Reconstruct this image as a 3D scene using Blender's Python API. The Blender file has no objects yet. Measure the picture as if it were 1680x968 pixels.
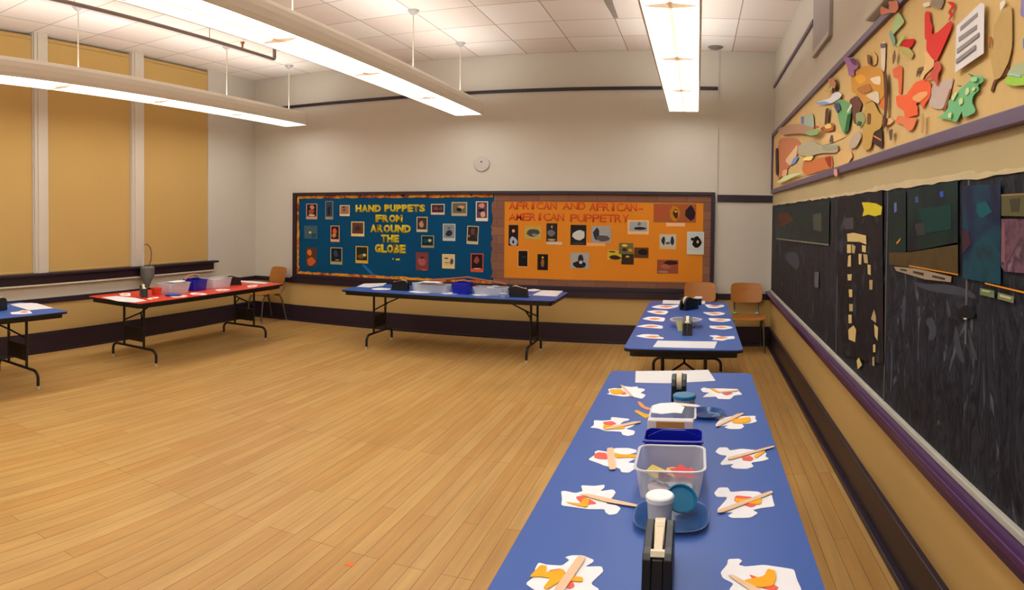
import bpy, bmesh, math, random
from mathutils import Matrix, Vector
random.seed(7)
S = bpy.context.scene
COL = S.collection
PI = math.pi

# ------------------------------------------------------------ camera (a swept panorama)
CAM = dict(yaw=1143.85, pitch=-0.0155, roll=0.01412, fu=1120.3, fv=1011.07, v0=370.21, H=1.714)
cd = bpy.data.cameras.new('camera'); cd.type = 'PANO'; cd.panorama_type = 'CENTRAL_CYLINDRICAL'
cd.central_cylindrical_radius = 1.0
cd.central_cylindrical_range_u_min = (0 - CAM['yaw']) / CAM['fu']
cd.central_cylindrical_range_u_max = (1680 - CAM['yaw']) / CAM['fu']
cd.central_cylindrical_range_v_min = -(968 - CAM['v0']) / CAM['fv']
cd.central_cylindrical_range_v_max = CAM['v0'] / CAM['fv']
cam = bpy.data.objects.new('camera', cd); COL.objects.link(cam)
cam.location = (0, 0, CAM['H'])
_cp, _sp, _cr, _sr = math.cos(CAM['pitch']), math.sin(CAM['pitch']), math.cos(CAM['roll']), math.sin(CAM['roll'])
_Rx = Matrix(((1, 0, 0), (0, _cp, _sp), (0, -_sp, _cp))); _Ry = Matrix(((_cr, 0, _sr), (0, 1, 0), (-_sr, 0, _cr)))
_M = (_Ry @ _Rx).inverted()
cam.rotation_euler = (_M @ Matrix(((1, 0, 0), (0, 0, -1), (0, 1, 0)))).to_euler()
S.camera = cam
cd.clip_start = 0.05

# ------------------------------------------------------------ world, exposure
w = bpy.data.worlds.new('world'); S.world = w; w.use_nodes = True
w.node_tree.nodes['Background'].inputs[0].default_value = (0.9, 0.95, 1.0, 1); w.node_tree.nodes['Background'].inputs[1].default_value = 0.3
S.view_settings.view_transform = 'Standard'; S.view_settings.look = 'None'
S.view_settings.gamma = 1; S.view_settings.use_curve_mapping = False
S.view_settings.exposure = 0.0
LAMP_DOWN = 9.1      # emission of the tubes behind the lower diffusers
LAMP_UP = 8.0        # emission through the open top slots
LAMP_COL = (1.0, 0.965, 0.925)

# ------------------------------------------------------------ measured room
D, L, R, CEIL, REAR = 8.158, 6.167, 0.903, 3.89, -2.6
TZ = 0.74

def ray(u, v):
    th = (u - CAM['yaw']) / CAM['fu']
    return _M @ Vector((math.sin(th), math.cos(th), (CAM['v0'] - v) / CAM['fv']))
def on_z(u, v, z=TZ):
    d = ray(u, v); t = (z - CAM['H']) / d.z; return (d.x * t, d.y * t)
def on_back(u, v, y=D - .06):
    d = ray(u, v); t = y / d.y; return (d.x * t, CAM['H'] + d.z * t)
def on_right(u, v, x=R - .03):
    d = ray(u, v); t = x / d.x; return (d.y * t, CAM['H'] + d.z * t)

# ------------------------------------------------------------ materials
def lin(c):
    return tuple((x / 255 / 12.92 if x / 255 <= .04045 else ((x / 255 + .055) / 1.055) ** 2.4) for x in c)
MATS = {}
def mat(name, rgb, rough=.6, metal=0, noise=0, scale=8, bump=0, spec=.5, alpha=1, trans=0, stretch=None):
    if name in MATS: return MATS[name]
    m = bpy.data.materials.new(name); m.use_nodes = True; nt = m.node_tree; b = nt.nodes['Principled BSDF']
    c = lin(rgb) + (1,)
    b.inputs['Base Color'].default_value = c; b.inputs['Roughness'].default_value = rough; b.inputs['Metallic'].default_value = metal
    b.inputs['Specular IOR Level'].default_value = spec
    b.inputs['Alpha'].default_value = alpha; b.inputs['Transmission Weight'].default_value = trans
    tc = nt.nodes.new('ShaderNodeTexCoord'); src = tc.outputs['Object']
    n = nt.nodes.new('ShaderNodeTexNoise'); n.inputs['Scale'].default_value = scale; n.inputs['Detail'].default_value = 5
    if stretch:
        mp = nt.nodes.new('ShaderNodeMapping'); mp.inputs['Scale'].default_value = stretch; nt.links.new(src, mp.inputs[0]); src = mp.outputs[0]
    nt.links.new(src, n.inputs['Vector'])
    mx = nt.nodes.new('ShaderNodeMix'); mx.data_type = 'RGBA'
    amt = max(noise, .03)
    mx.inputs['A'].default_value = tuple(x * (1 - amt) for x in c[:3]) + (1,)
    mx.inputs['B'].default_value = tuple(min(1, x * (1 + amt)) for x in c[:3]) + (1,)
    nt.links.new(n.outputs['Fac'], mx.inputs['Factor']); nt.links.new(mx.outputs['Result'], b.inputs['Base Color'])
    if bump:
        bp = nt.nodes.new('ShaderNodeBump'); bp.inputs['Strength'].default_value = bump; bp.inputs['Distance'].default_value = .01
        nt.links.new(n.outputs['Fac'], bp.inputs['Height']); nt.links.new(bp.outputs[0], b.inputs['Normal'])
    MATS[name] = m; return m
def emis(name, rgb, st):
    m = bpy.data.materials.new(name); m.use_nodes = True; nt = m.node_tree; nt.nodes.clear()
    e = nt.nodes.new('ShaderNodeEmission'); e.inputs[0].default_value = tuple(rgb) + (1,); e.inputs[1].default_value = st
    o = nt.nodes.new('ShaderNodeOutputMaterial'); nt.links.new(e.outputs[0], o.inputs[0]); return m
def paper(rgb):
    return mat('paper_%d_%d_%d' % tuple(rgb), rgb, .85, noise=.05, scale=25, spec=.2)

def floor_mat():
    m = bpy.data.materials.new('maple_strip_floor'); m.use_nodes = True; nt = m.node_tree; N = nt.nodes; Lk = nt.links; b = N['Principled BSDF']
    tc = N.new('ShaderNodeTexCoord'); mp = N.new('ShaderNodeMapping'); mp.inputs['Rotation'].default_value = (0, 0, PI / 2)
    Lk.new(tc.outputs['Object'], mp.inputs[0])
    br = N.new('ShaderNodeTexBrick'); br.inputs['Scale'].default_value = 1; br.inputs['Brick Width'].default_value = 1.35
    br.inputs['Row Height'].default_value = .075; br.inputs['Mortar Size'].default_value = .0016; br.inputs['Mortar Smooth'].default_value = .2
    br.offset = .37; br.offset_frequency = 3
    br.inputs['Color1'].default_value = lin((202, 164, 102)) + (1,); br.inputs['Color2'].default_value = lin((193, 148, 84)) + (1,)
    br.inputs['Mortar'].default_value = lin((128, 88, 50)) + (1,)
    Lk.new(mp.outputs[0], br.inputs['Vector'])
    n = N.new('ShaderNodeTexNoise'); n.inputs['Scale'].default_value = 1; n.inputs['Detail'].default_value = 8
    m2 = N.new('ShaderNodeMapping'); m2.inputs['Scale'].default_value = (28, 1.6, 1); Lk.new(tc.outputs['Object'], m2.inputs[0]); Lk.new(m2.outputs[0], n.inputs['Vector'])
    rp = N.new('ShaderNodeValToRGB'); rp.color_ramp.elements[0].position = .3; rp.color_ramp.elements[0].color = (.74, .70, .64, 1)
    rp.color_ramp.elements[1].position = .68; rp.color_ramp.elements[1].color = (1.06, 1.05, 1.0, 1); Lk.new(n.outputs['Fac'], rp.inputs[0])
    mx = N.new('ShaderNodeMix'); mx.data_type = 'RGBA'; mx.blend_type = 'MULTIPLY'; mx.inputs['Factor'].default_value = .6
    Lk.new(br.outputs['Color'], mx.inputs['A']); Lk.new(rp.outputs[0], mx.inputs['B'])
    n3 = N.new('ShaderNodeTexNoise'); n3.inputs['Scale'].default_value = .7; n3.inputs['Detail'].default_value = 3; Lk.new(tc.outputs['Object'], n3.inputs['Vector'])
    r3 = N.new('ShaderNodeValToRGB'); r3.color_ramp.elements[0].position = .35; r3.color_ramp.elements[0].color = (.9, .88, .86, 1); r3.color_ramp.elements[1].position = .65; r3.color_ramp.elements[1].color = (1.04, 1.03, .97, 1)
    Lk.new(n3.outputs['Fac'], r3.inputs[0])
    mx2 = N.new('ShaderNodeMix'); mx2.data_type = 'RGBA'; mx2.blend_type = 'MULTIPLY'; mx2.inputs['Factor'].default_value = 1
    Lk.new(mx.outputs['Result'], mx2.inputs['A']); Lk.new(r3.outputs[0], mx2.inputs['B']); Lk.new(mx2.outputs['Result'], b.inputs['Base Color'])
    b.inputs['Roughness'].default_value = .42; b.inputs['Specular IOR Level'].default_value = .35
    bp = N.new('ShaderNodeBump'); bp.inputs['Strength'].default_value = .15; bp.inputs['Distance'].default_value = .002
    Lk.new(br.outputs['Fac'], bp.inputs['Height']); bp.invert = True; Lk.new(bp.outputs[0], b.inputs['Normal'])
    return m
def ceil_mat():
    m = bpy.data.materials.new('ceiling_tiles'); m.use_nodes = True; nt = m.node_tree; N = nt.nodes; Lk = nt.links; b = N['Principled BSDF']
    tc = N.new('ShaderNodeTexCoord'); mp = N.new('ShaderNodeMapping'); mp.inputs['Location'].default_value = (-0.385 + .62 * 20, -8.12 + .655 * 30, 0); Lk.new(tc.outputs['Object'], mp.inputs[0])
    br = N.new('ShaderNodeTexBrick'); br.offset = 0; br.inputs['Scale'].default_value = 1; br.inputs['Brick Width'].default_value = .62; br.inputs['Row Height'].default_value = .655
    br.inputs['Mortar Size'].default_value = .006; br.inputs['Mortar Smooth'].default_value = .1
    br.inputs['Color1'].default_value = lin((238, 232, 224)) + (1,); br.inputs['Color2'].default_value = lin((226, 212, 200)) + (1,); br.inputs['Mortar'].default_value = lin((168, 148, 134)) + (1,)
    Lk.new(mp.outputs[0], br.inputs['Vector'])
    n = N.new('ShaderNodeTexNoise'); n.inputs['Scale'].default_value = 60; Lk.new(tc.outputs['Object'], n.inputs['Vector'])
    Lk.new(br.outputs['Color'], b.inputs['Base Color']); b.inputs['Roughness'].default_value = .9
    bp = N.new('ShaderNodeBump'); bp.inputs['Strength'].default_value = .1; Lk.new(n.outputs['Fac'], bp.inputs['Height']); Lk.new(bp.outputs[0], b.inputs['Normal'])
    return m
def mottled(name, cols, scale, rough=.7, stretch=None, dist=0.0):
    m = bpy.data.materials.new(name); m.use_nodes = True; nt = m.node_tree; N = nt.nodes; Lk = nt.links; b = N['Principled BSDF']
    tc = N.new('ShaderNodeTexCoord'); src = tc.outputs['Object']
    if stretch:
        mp = N.new('ShaderNodeMapping'); mp.inputs['Scale'].default_value = stretch; Lk.new(src, mp.inputs[0]); src = mp.outputs[0]
    n = N.new('ShaderNodeTexNoise'); n.inputs['Scale'].default_value = scale; n.inputs['Detail'].default_value = 4; n.inputs['Distortion'].default_value = dist; Lk.new(src, n.inputs['Vector'])
    r = N.new('ShaderNodeValToRGB'); els = r.color_ramp.elements
    k = len(cols)
    while len(els) < k: els.new(.5)
    for i, c in enumerate(cols):
        els[i].position = .3 + .4 * i / (k - 1); els[i].color = lin(c) + (1,)
    Lk.new(n.outputs['Fac'], r.inputs[0]); Lk.new(r.outputs[0], b.inputs['Base Color']); b.inputs['Roughness'].default_value = rough; b.inputs['Specular IOR Level'].default_value = .15
    return m
def brick_paper():
    m = bpy.data.materials.new('brick_print_border'); m.use_nodes = True; nt = m.node_tree; N = nt.nodes; Lk = nt.links; b = N['Principled BSDF']
    tc = N.new('ShaderNodeTexCoord'); mp = N.new('ShaderNodeMapping'); mp.inputs['Rotation'].default_value = (PI / 2, 0, 0); Lk.new(tc.outputs['Object'], mp.inputs[0])
    br = N.new('ShaderNodeTexBrick'); br.inputs['Scale'].default_value = 1; br.inputs['Brick Width'].default_value = .36; br.inputs['Row Height'].default_value = .12; br.inputs['Mortar Size'].default_value = .003
    br.inputs['Color1'].default_value = lin((140, 96, 70)) + (1,); br.inputs['Color2'].default_value = lin((124, 82, 62)) + (1,); br.inputs['Mortar'].default_value = lin((98, 60, 50)) + (1,)
    Lk.new(mp.outputs[0], br.inputs['Vector']); Lk.new(br.outputs['Color'], b.inputs['Base Color']); b.inputs['Roughness'].default_value = .8
    return m
WALL = mat('wall_offwhite_paint', (205, 199, 186), .75, noise=.03, scale=2.5)
WAIN = mat('wainscot_mustard_paint', (192, 160, 98), .6, noise=.05, scale=2)
PURP = mat('purple_black_woodwork', (38, 24, 42), .42, noise=.1, scale=6)
PURPB = mat('purple_gloss_ledge', (70, 34, 82), .3, noise=.12, scale=7, stretch=(6, .6, 6))
PURPR = mat('purple_board_frame', (86, 62, 92), .4, noise=.08, scale=6)
SHADE = mat('tan_shade_cloth', (198, 164, 100), .9, noise=.05, scale=1.5, spec=.1)
TRIMW = mat('cream_window_trim', (208, 198, 180), .5, noise=.03)
BLACK = mat('black_plastic', (11, 11, 15), .4, noise=.1)
BLKM = mat('black_enamelled_steel', (30, 28, 28), .4, metal=.3)
BLUE = mat('blue_laminate', (54, 92, 170), .45, noise=.03, scale=4)
RED = mat('red_laminate', (212, 62, 40), .4, noise=.04, scale=4)
WOODC = mat('chair_plywood', (176, 112, 44), .42, noise=.18, scale=6, stretch=(1, 1, 8))
GREYM = mat('grey_steel_tube', (104, 98, 88), .35, metal=.7)
RUB = mat('pale_foot_cap', (196, 180, 150), .6)
CLEAR = mat('frosted_clear_plastic', (226, 228, 234), .3, alpha=.32)
CLEARE = mat('frosted_rim_plastic', (222, 224, 228), .25, alpha=.75)
CADDY = mat('cobalt_blue_plastic', (18, 30, 170), .25, noise=.05)
TEAL = mat('teal_plastic', (20, 112, 156), .35)
DISH = mat('blue_clear_dish', (22, 82, 150), .15, alpha=.72)
STICK = mat('birch_craft_stick', (230, 196, 158), .7, noise=.06, scale=30)
WHITEP = mat('white_card', (240, 240, 244), .8, noise=.02)
SHEET = mat('white_printed_sheet', (226, 226, 228), .8, noise=.04, scale=20)
YEL = mat('amber_craft_paper', (250, 174, 20), .8, noise=.03)
REDP = mat('coral_craft_paper', (234, 98, 84), .8, noise=.03)
ORGP = mat('orange_craft_paper', (244, 150, 80), .8, noise=.03)
TAPE = mat('cream_tape', (226, 208, 176), .4)
LAMPH = mat('lamp_housing_beige', (232, 224, 208), .45, noise=.02)

def soft(pts, it=2, q=.22):
    for _ in range(it):
        out = []
        for i in range(len(pts)):
            a, b = pts[i], pts[(i + 1) % len(pts)]
            out.append((a[0] * (1 - q) + b[0] * q, a[1] * (1 - q) + b[1] * q)); out.append((a[0] * q + b[0] * (1 - q), a[1] * q + b[1] * (1 - q)))
        pts = out
    return pts

# ------------------------------------------------------------ object helpers
def tag(o, label=None, cat=None, group=None, kind=None):
    if label: o['label'] = label
    if cat: o['category'] = cat
    if group: o['group'] = group
    if kind: o['kind'] = kind
    return o
def empty(name, loc=(0, 0, 0), rz=0):
    o = bpy.data.objects.new(name, None); COL.objects.link(o); o.location = loc; o.rotation_euler = (0, 0, rz); o.empty_display_size = .05
    return o
class MB:
    def __init__(s): s.v = []; s.f = []; s.mi = []; s.m = []; s.sm = []
    def _m(s, m):
        if m not in s.m: s.m.append(m)
        return s.m.index(m)
    def add(s, vs, fs, m, smooth=False):
        o = len(s.v); s.v += [tuple(v) for v in vs]; k = s._m(m)
        for f in fs: s.f.append([i + o for i in f]); s.mi.append(k); s.sm.append(smooth)
        return s
    def box(s, a, b, m):
        x0, y0, z0 = [min(p, q) for p, q in zip(a, b)]; x1, y1, z1 = [max(p, q) for p, q in zip(a, b)]
        return s.add([(x0, y0, z0), (x1, y0, z0), (x1, y1, z0), (x0, y1, z0), (x0, y0, z1), (x1, y0, z1), (x1, y1, z1), (x0, y1, z1)],
                     [(0, 3, 2, 1), (4, 5, 6, 7), (0, 1, 5, 4), (1, 2, 6, 5), (2, 3, 7, 6), (3, 0, 4, 7)], m)
    def prism(s, pts, fn, t0, t1, m, m2=None):
        """polygon pts (a,b) swept between t0 and t1, fn(a,b,t)->xyz"""
        n = len(pts); A = [fn(a, b, t0) for a, b in pts]; B = [fn(a, b, t1) for a, b in pts]
        s.add(A + B, [list(range(n - 1, -1, -1)), list(range(n, 2 * n))] + [(i, (i + 1) % n, n + (i + 1) % n, n + i) for i in range(n)], m)
        return s
    def tube(s, path, r, m, seg=10, caps=True):
        P = [Vector(p) for p in path]; n = len(P); rings = []
        prev = None
        for i in range(n):
            t = (P[min(i + 1, n - 1)] - P[max(i - 1, 0)]).normalized()
            if prev is None:
                u = t.cross(Vector((0, 0, 1)));
                if u.length < 1e-3: u = t.cross(Vector((1, 0, 0)))
                u.normalize()
            else:
                u = (prev - t * prev.dot(t)).normalized()
            prev = u; v = t.cross(u); rr = r[i] if isinstance(r, (list, tuple)) else r
            rings.append([P[i] + (u * math.cos(2 * PI * k / seg) + v * math.sin(2 * PI * k / seg)) * rr for k in range(seg)])
        vs = [p for rg in rings for p in rg]; fs = []
        for i in range(n - 1):
            for k in range(seg):
                k2 = (k + 1) % seg; fs.append((i * seg + k, i * seg + k2, (i + 1) * seg + k2, (i + 1) * seg + k))
        if caps: fs += [list(range(seg - 1, -1, -1)), list(range((n - 1) * seg, n * seg))]
        return s.add(vs, fs, m, True)
    def lathe(s, prof, m, c=(0, 0, 0), seg=28, sx=1, sy=1, sq=None):
        vs = []; n = len(prof)
        for (r, z) in prof:
            for k in range(seg):
                a = 2 * PI * k / seg; ca, sa = math.cos(a), math.sin(a)
                if sq:
                    q = (abs(ca) ** sq + abs(sa) ** sq) ** (-1 / sq); ca *= q; sa *= q
                vs.append((c[0] + r * ca * sx, c[1] + r * sa * sy, c[2] + z))
        fs = []
        for i in range(n - 1):
            for k in range(seg):
                k2 = (k + 1) % seg; fs.append((i * seg + k, i * seg + k2, (i + 1) * seg + k2, (i + 1) * seg + k))
        fs += [list(range(seg - 1, -1, -1)), list(range((n - 1) * seg, n * seg))]
        return s.add(vs, fs, m, True)
    def build(s, name, parent=None, bevel=0, fix=True):
        me = bpy.data.meshes.new(name); me.from_pydata(s.v, [], s.f)
        for m in s.m: me.materials.append(m)
        for p, k, q in zip(me.polygons, s.mi, s.sm): p.material_index = k; p.use_smooth = q
        if fix:
            bm = bmesh.new(); bm.from_mesh(me); bmesh.ops.recalc_face_normals(bm, faces=bm.faces); bm.to_mesh(me); bm.free()
        if any(s.sm):
            try: me.set_sharp_from_angle(angle=math.radians(32))
            except Exception: pass
        o = bpy.data.objects.new(name, me); COL.objects.link(o)
        if parent: o.parent = parent
        if bevel:
            b = o.modifiers.new('bevel', 'BEVEL'); b.width = bevel; b.segments = 2; b.limit_method = 'ANGLE'
        return o
def rrect(x0, y0, x1, y1, r, n=5):
    out = []
    for cx, cy, a0 in ((x1 - r, y1 - r, 0), (x0 + r, y1 - r, 90), (x0 + r, y0 + r, 180), (x1 - r, y0 + r, 270)):
        for k in range(n + 1):
            a = math.radians(a0 + 90 * k / n); out.append((cx + r * math.cos(a), cy + r * math.sin(a)))
    return out
def struct(name, mb, bevel=0):
    o = mb.build(name, bevel=bevel); o['kind'] = 'structure'; return o
def dup(o, parent=None):
    c = o.copy(); COL.objects.link(c); c.parent = parent
    for ch in list(o.children): dup(ch, c)
    return c

XYZ = lambda a, b, t: (a, b, t)           # lying flat: t is height
XZ = lambda a, b, t: (a, t, b)            # on the back wall: t is y
YZ = lambda a, b, t: (t, a, b)            # on a side wall: t is x

# ------------------------------------------------------------ room shell
struct('floor', MB().box((-L - .2, REAR, -.1), (R + .2, D + .2, 0), floor_mat()))
struct('ceiling', MB().box((-L - .2, REAR, CEIL), (R + .2, D + .2, CEIL + .1), ceil_mat()))
bw = MB(); bw.box((-L - .2, D, 0), (R + .2, D + .2, CEIL), WALL); bw.box((-5.47, D - .012, 0), (.235, D, CEIL), WALL)
bw.box((-L, D - .004, 0), (-5.47, D, .61), WAIN); bw.box((-5.468, D - .016, 0), (.233, D - .012, .61), WAIN); bw.box((.235, D - .004, 0), (R, D, .61), WAIN)
struct('wall_back', bw)
rw = MB(); rw.box((R, REAR, 0), (R + .2, D, CEIL), WALL); rw.box((R - .004, REAR, 0), (R, D, .62), WAIN)
rw.box((R - .004, REAR, 1.85), (R, D, 2.05), mat('tan_wall_band', (180, 162, 118), .7, noise=.06, scale=3))
struct('wall_right', rw)
struct('wall_rear', MB().box((-L - .2, REAR - .2, 0), (R + .2, REAR, CEIL), WALL))
# left wall: three window openings, closed by cloth shades
lw = MB(); WZ0, WZ1 = .975, CEIL
bays = [(1.0, 4.20), (4.41, 5.64), (5.865, 7.08)]
lw.box((-L - .2, REAR, 0), (-L, D, WZ0), WALL)
edges = [REAR] + [e for b in bays for e in b] + [D]
for i in (0, 2, 4, 6): lw.box((-L - .2, edges[i], WZ0), (-L, edges[i + 1], WZ1), WALL)
lw.box((-L, REAR, 0), (-L + .004, D, .61), WAIN)
struct('wall_left', lw)
GL = mat('window_glass', (200, 215, 225), .05, alpha=.25)
for i, (a, b) in enumerate(bays):
    f = MB(); zt = CEIL - .01
    f.box((-L - .18, a, WZ0), (-L - .13, a + .05, zt), TRIMW).box((-L - .18, b - .05, WZ0), (-L - .13, b, zt), TRIMW)
    f.box((-L - .18, a + .05, WZ0), (-L - .13, b - .05, WZ0 + .06), TRIMW).box((-L - .18, a + .05, zt - .06), (-L - .13, b - .05, zt), TRIMW)
    f.box((-L - .175, a + .05, 2.35), (-L - .135, b - .05, 2.41), TRIMW); f.box((-L - .16, a + .05, WZ0 + .06), (-L - .155, b - .05, zt - .06), GL)
    struct('window_%d' % (i + 1), f)
# mullion casings between the shades
def casing(n, a, b):
    c = MB(); c.box((-L, a, WZ0), (-L + .02, b, CEIL), TRIMW); c.box((-L + .02, a + .04, WZ0), (-L + .032, b - .04, CEIL), TRIMW)
    struct('trim_%d' % n, c, .003)
casing(1, 4.215, 4.395); casing(2, 5.65, 5.855)
# baseboards
def band(name, segs, m, bevel=.004):
    b = MB()
    for a, c in segs: b.box(a, c, m)
    return struct(name, b, bevel)
band('baseboard_left', [((-L, REAR, 0), (-L + .02, D, .235)), ((-L, REAR, .235), (-L + .013, D, .255)), ((-L, REAR, 0), (-L + .035, D, .03))], PURP)
band('baseboard_back', [((-L, D - .02, 0), (-5.47, D, .253)), ((-5.49, D - .045, 0), (.255, D, .253)), ((.255, D - .02, 0), (R, D, .253)), ((-L, D - .06, 0), (R, D, .03))], PURP)
band('baseboard_right', [((R - .022, REAR, 0), (R, D, .22)), ((R - .03, REAR, .22), (R, D, .253)), ((R - .05, REAR, 0), (R, D, .035))], PURP)
# chair rails
band('trim_3', [((-L, REAR, .605), (-L + .022, D, .672))], PURP)
band('trim_4', [((-L, D - .022, .605), (-5.47, D, .675)), ((-5.49, D - .055, .605), (.255, D, .70)), ((.255, D - .022, .61), (R, D, .69))], PURP)
# picture rails
band('trim_5', [((-L, D - .045, 3.375), (.22, D, 3.415))], PURP)
band('trim_6', [((R - .02, 5.37, 3.42), (R, D - .02, 3.46))], PURPR)
band('trim_7', [((.235, D - .02, 1.905), (R, D, 2.0))], PURP)
# window stool with apron
band('trim_8', [((-L, REAR, .955), (-L + .10, 7.20, .985)), ((-L, REAR, .85), (-L + .05, 7.15, .955))], PURP)
band('trim_9', [((-L, REAR, .828), (-L + .06, 7.14, .848))], TRIMW)
# right wall ledge under the chalkboard
band('trim_10', [((R - .03, REAR, .612), (R, D - .02, .70)), ((R - .075, REAR, .70), (R, D - .02, .727)), ((R - .045, REAR, .675), (R, D - .02, .70))], PURPB, .006)

# ------------------------------------------------------------ roller shades
for i, (a, b) in enumerate(bays):
    sh = empty('roller_shade', (-L, (a + b) / 2, .985))
    h = (b - a) / 2 - .004
    tag(sh, ['wide tan window shade pulled down at left edge of the room', 'tan window shade drawn down between the two cream mullions', 'narrow tan window shade nearest the far corner, right of the wire hook'][i], 'window shade', 'tan roller shades on the left wall')
    MB().box((-.012, -h, .02), (-.006, h, CEIL - .985 - .09), SHADE).build('shade_cloth', sh)
    MB().box((-.018, -h, 0), (0, h, .025), SHADE).build('bottom_bar', sh, .004)
    MB().tube([(-.035, -h, CEIL - .985 - .06), (-.035, h, CEIL - .985 - .06)], .03, SHADE, 16).build('roller', sh)

# ------------------------------------------------------------ pendant lamps
E_DOWN = emis('lamp_tube_light', LAMP_COL, LAMP_DOWN)
E_UP = emis('lamp_top_light', LAMP_COL, LAMP_UP)
LOUV = mat('louver_acrylic', (238, 226, 210), .5)
_nt = LOUV.node_tree; _tr = _nt.nodes.new('ShaderNodeBsdfTranslucent'); _tr.inputs[0].default_value = (.185, .168, .150, 1)
_ad = _nt.nodes.new('ShaderNodeAddShader'); _out = [n for n in _nt.nodes if n.type == 'OUTPUT_MATERIAL'][0]
_nt.links.new(_nt.nodes['Principled BSDF'].outputs[0], _ad.inputs[0]); _nt.links.new(_tr.outputs[0], _ad.inputs[1]); _nt.links.new(_ad.outputs[0], _out.inputs[0])
def lamp(x, y1, rods, label):
    y0 = -1.9; ln = y1 - y0
    t = empty('pendant_light', (x, y0, 3.02)); tag(t, label, 'ceiling light', 'long pendant fluorescent fixtures')
    W = .175
    prof = [(-W, 0), (-W * 1.02, .04), (-W * .99, .10), (-W * .90, .155), (-W * .74, .195), (-W * .70, .20), (-W * .68, .19), (-W * .84, .15), (-W * .93, .09), (-W * .95, .04), (-W * .93, 0)]
    h = MB()
    for sg in (1, -1):
        h.prism([(a * sg, b) for a, b in prof], lambda a, b, q: (a, q, b), 0, ln, LAMPH)
    h.prism([(-W, 0), (-W * 1.02, .04), (-W * .99, .10), (-W * .90, .155), (-W * .74, .195), (W * .74, .195), (W * .90, .155), (W * .99, .10), (W * 1.02, .04), (W, 0)], lambda a, b, q: (a, q, b), ln - .012, ln, LAMPH)
    h.prism([(-W, 0), (-W * 1.02, .04), (-W * .99, .10), (-W * .90, .155), (-W * .74, .195), (W * .74, .195), (W * .90, .155), (W * .99, .10), (W * 1.02, .04), (W, 0)], lambda a, b, q: (a, q, b), 0, .012, LAMPH)
    h.build('housing', t)
    for sg in (-1, 1):
        MB().box((sg * .008, .014, .012), (sg * W * .925, ln - .014, .016), E_DOWN).build('diffuser', t)
    MB().box((-.011, .014, -.001), (.011, ln - .014, .018), LOUV).build('spine', t)
    MB().box((-W * .68, .02, .195), (W * .68, ln - .02, .1985), E_UP).build('top_slot', t)
    yb = y1 - 1.3
    while yb > y0:
        b = MB(); yy = yb - y0
        b.prism(soft([(-W * .92, yy), (-W * .55, yy - .03), (-W * .15, yy - .045), (0, yy - .075), (W * .15, yy - .045), (W * .55, yy - .03), (W * .92, yy), (W * .5, yy + .035), (0, yy + .05), (-W * .5, yy + .035)], 1), XYZ, -.004, .011, LOUV)
        b.build('louver', t); yb -= 1.3
    for k, ry in enumerate(rods):
        rr = MB(); rr.tube([(0, ry - y0, .19), (0, ry - y0, CEIL - 3.02 - .02)], .006, TRIMW, 8); rod = rr.build('suspension_rod', t)
        MB().lathe([(.004, -.05), (.02, -.045), (.055, -.01), (.06, 0)], mat('grey_canopy', (176, 172, 168), .4), (0, ry - y0, CEIL - 3.02 - .001), 16).build('canopy', t)
        MB().lathe([(.022, 0), (.022, .014), (.008, .02)], mat('white_clip', (246, 246, 246), .4), (0, ry - y0, .189), 12).build('clip', t)
lamp(-5.15, 7.74, (7.55, 6.25, 4.04, 1.8), 'leftmost long pendant light, hanging nearest the window shades')
lamp(-2.70, 7.74, (7.42, 6.08, 4.0, 1.8), 'middle long pendant light running diagonally across the ceiling')
lamp(-.17, 7.74, (7.42, 5.0, 2.6), 'rightmost long pendant light, seen end-on above the far blue table')

# sprinkler pipe
pp = MB(); px_, pe = -4.64, 6.5
pp.tube([(px_, REAR + .01, 3.69), (px_, pe - .03, 3.69), (px_, pe - .008, 3.695), (px_, pe, 3.715), (px_, pe, 3.885)], .021, mat('grey_pipe_paint', (150, 132, 124), .5), 12)
pt = tag(pp.build('sprinkler_pipe'), 'grey sprinkler pipe running under the ceiling tiles between two pendant lights', 'pipe')
MB().tube([(px_, 5.9, 3.71), (px_, 5.9, 3.75), (px_, 5.9, 3.78)], [.012, .012, .028], mat('copper_head', (176, 110, 70), .4, metal=.5)).build('sprinkler_head', pt)
for k, yy in enumerate((5.35, 3.6, 1.8)):
    MB().tube([(px_, yy, 3.70), (px_, yy, 3.885)], .005, TRIMW, 6).build('pipe_hanger', pt)
# small grey bracket at the ceiling, left of right hand light
(bx, by) = on_z(998, 12, 3.8)
mb = MB(); mb.prism([(-.05, 0), (.03, 0), (.05, -.07), (.09, -.19), (.05, -.2), (.01, -.12), (-.03, -.05)], lambda a, b, t: (a, t, b), -.03, .03, mat('grey_bracket', (150, 142, 138), .5))
o = tag(mb.build('ceiling_bracket', bevel=.004), 'small grey bent bracket fixed under the ceiling tiles', 'bracket'); o.location = (bx, by, CEIL - .001)
(bx, by) = on_z(1162, 83, 3.87)
mb = MB().lathe([(.02, -.035), (.07, -.02), (.09, 0)], mat('dark_detector', (120, 116, 108), .5), (0, 0, 0), 18)
o = tag(mb.build('smoke_detector'), 'small dark smoke detector under ceiling beside the rightmost pendant light', 'smoke detector'); o.location = (.18, 7.95, CEIL - .001)
# pale round plate on back wall
mb = MB(); mb.lathe([(.105, 0), (.105, .012), (.095, .022), (.02, .024)], mat('pale_round_plate', (196, 190, 184), .5), seg=32)
pl = mb.build('round_wall_plate'); pl.rotation_euler = (PI / 2, 0, 0)
cx, cz = on_back(790, 269, D - .03); pl.location = (cx, D - .013, cz)
tag(pl, 'pale round plate on the off-white wall above the bulletin board', 'wall plate')
MB().lathe([(.011, 0), (.011, .008)], mat('dark_hole', (70, 60, 56), .6), (0, .03, .024), 12).build('centre_screw', pl)
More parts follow.
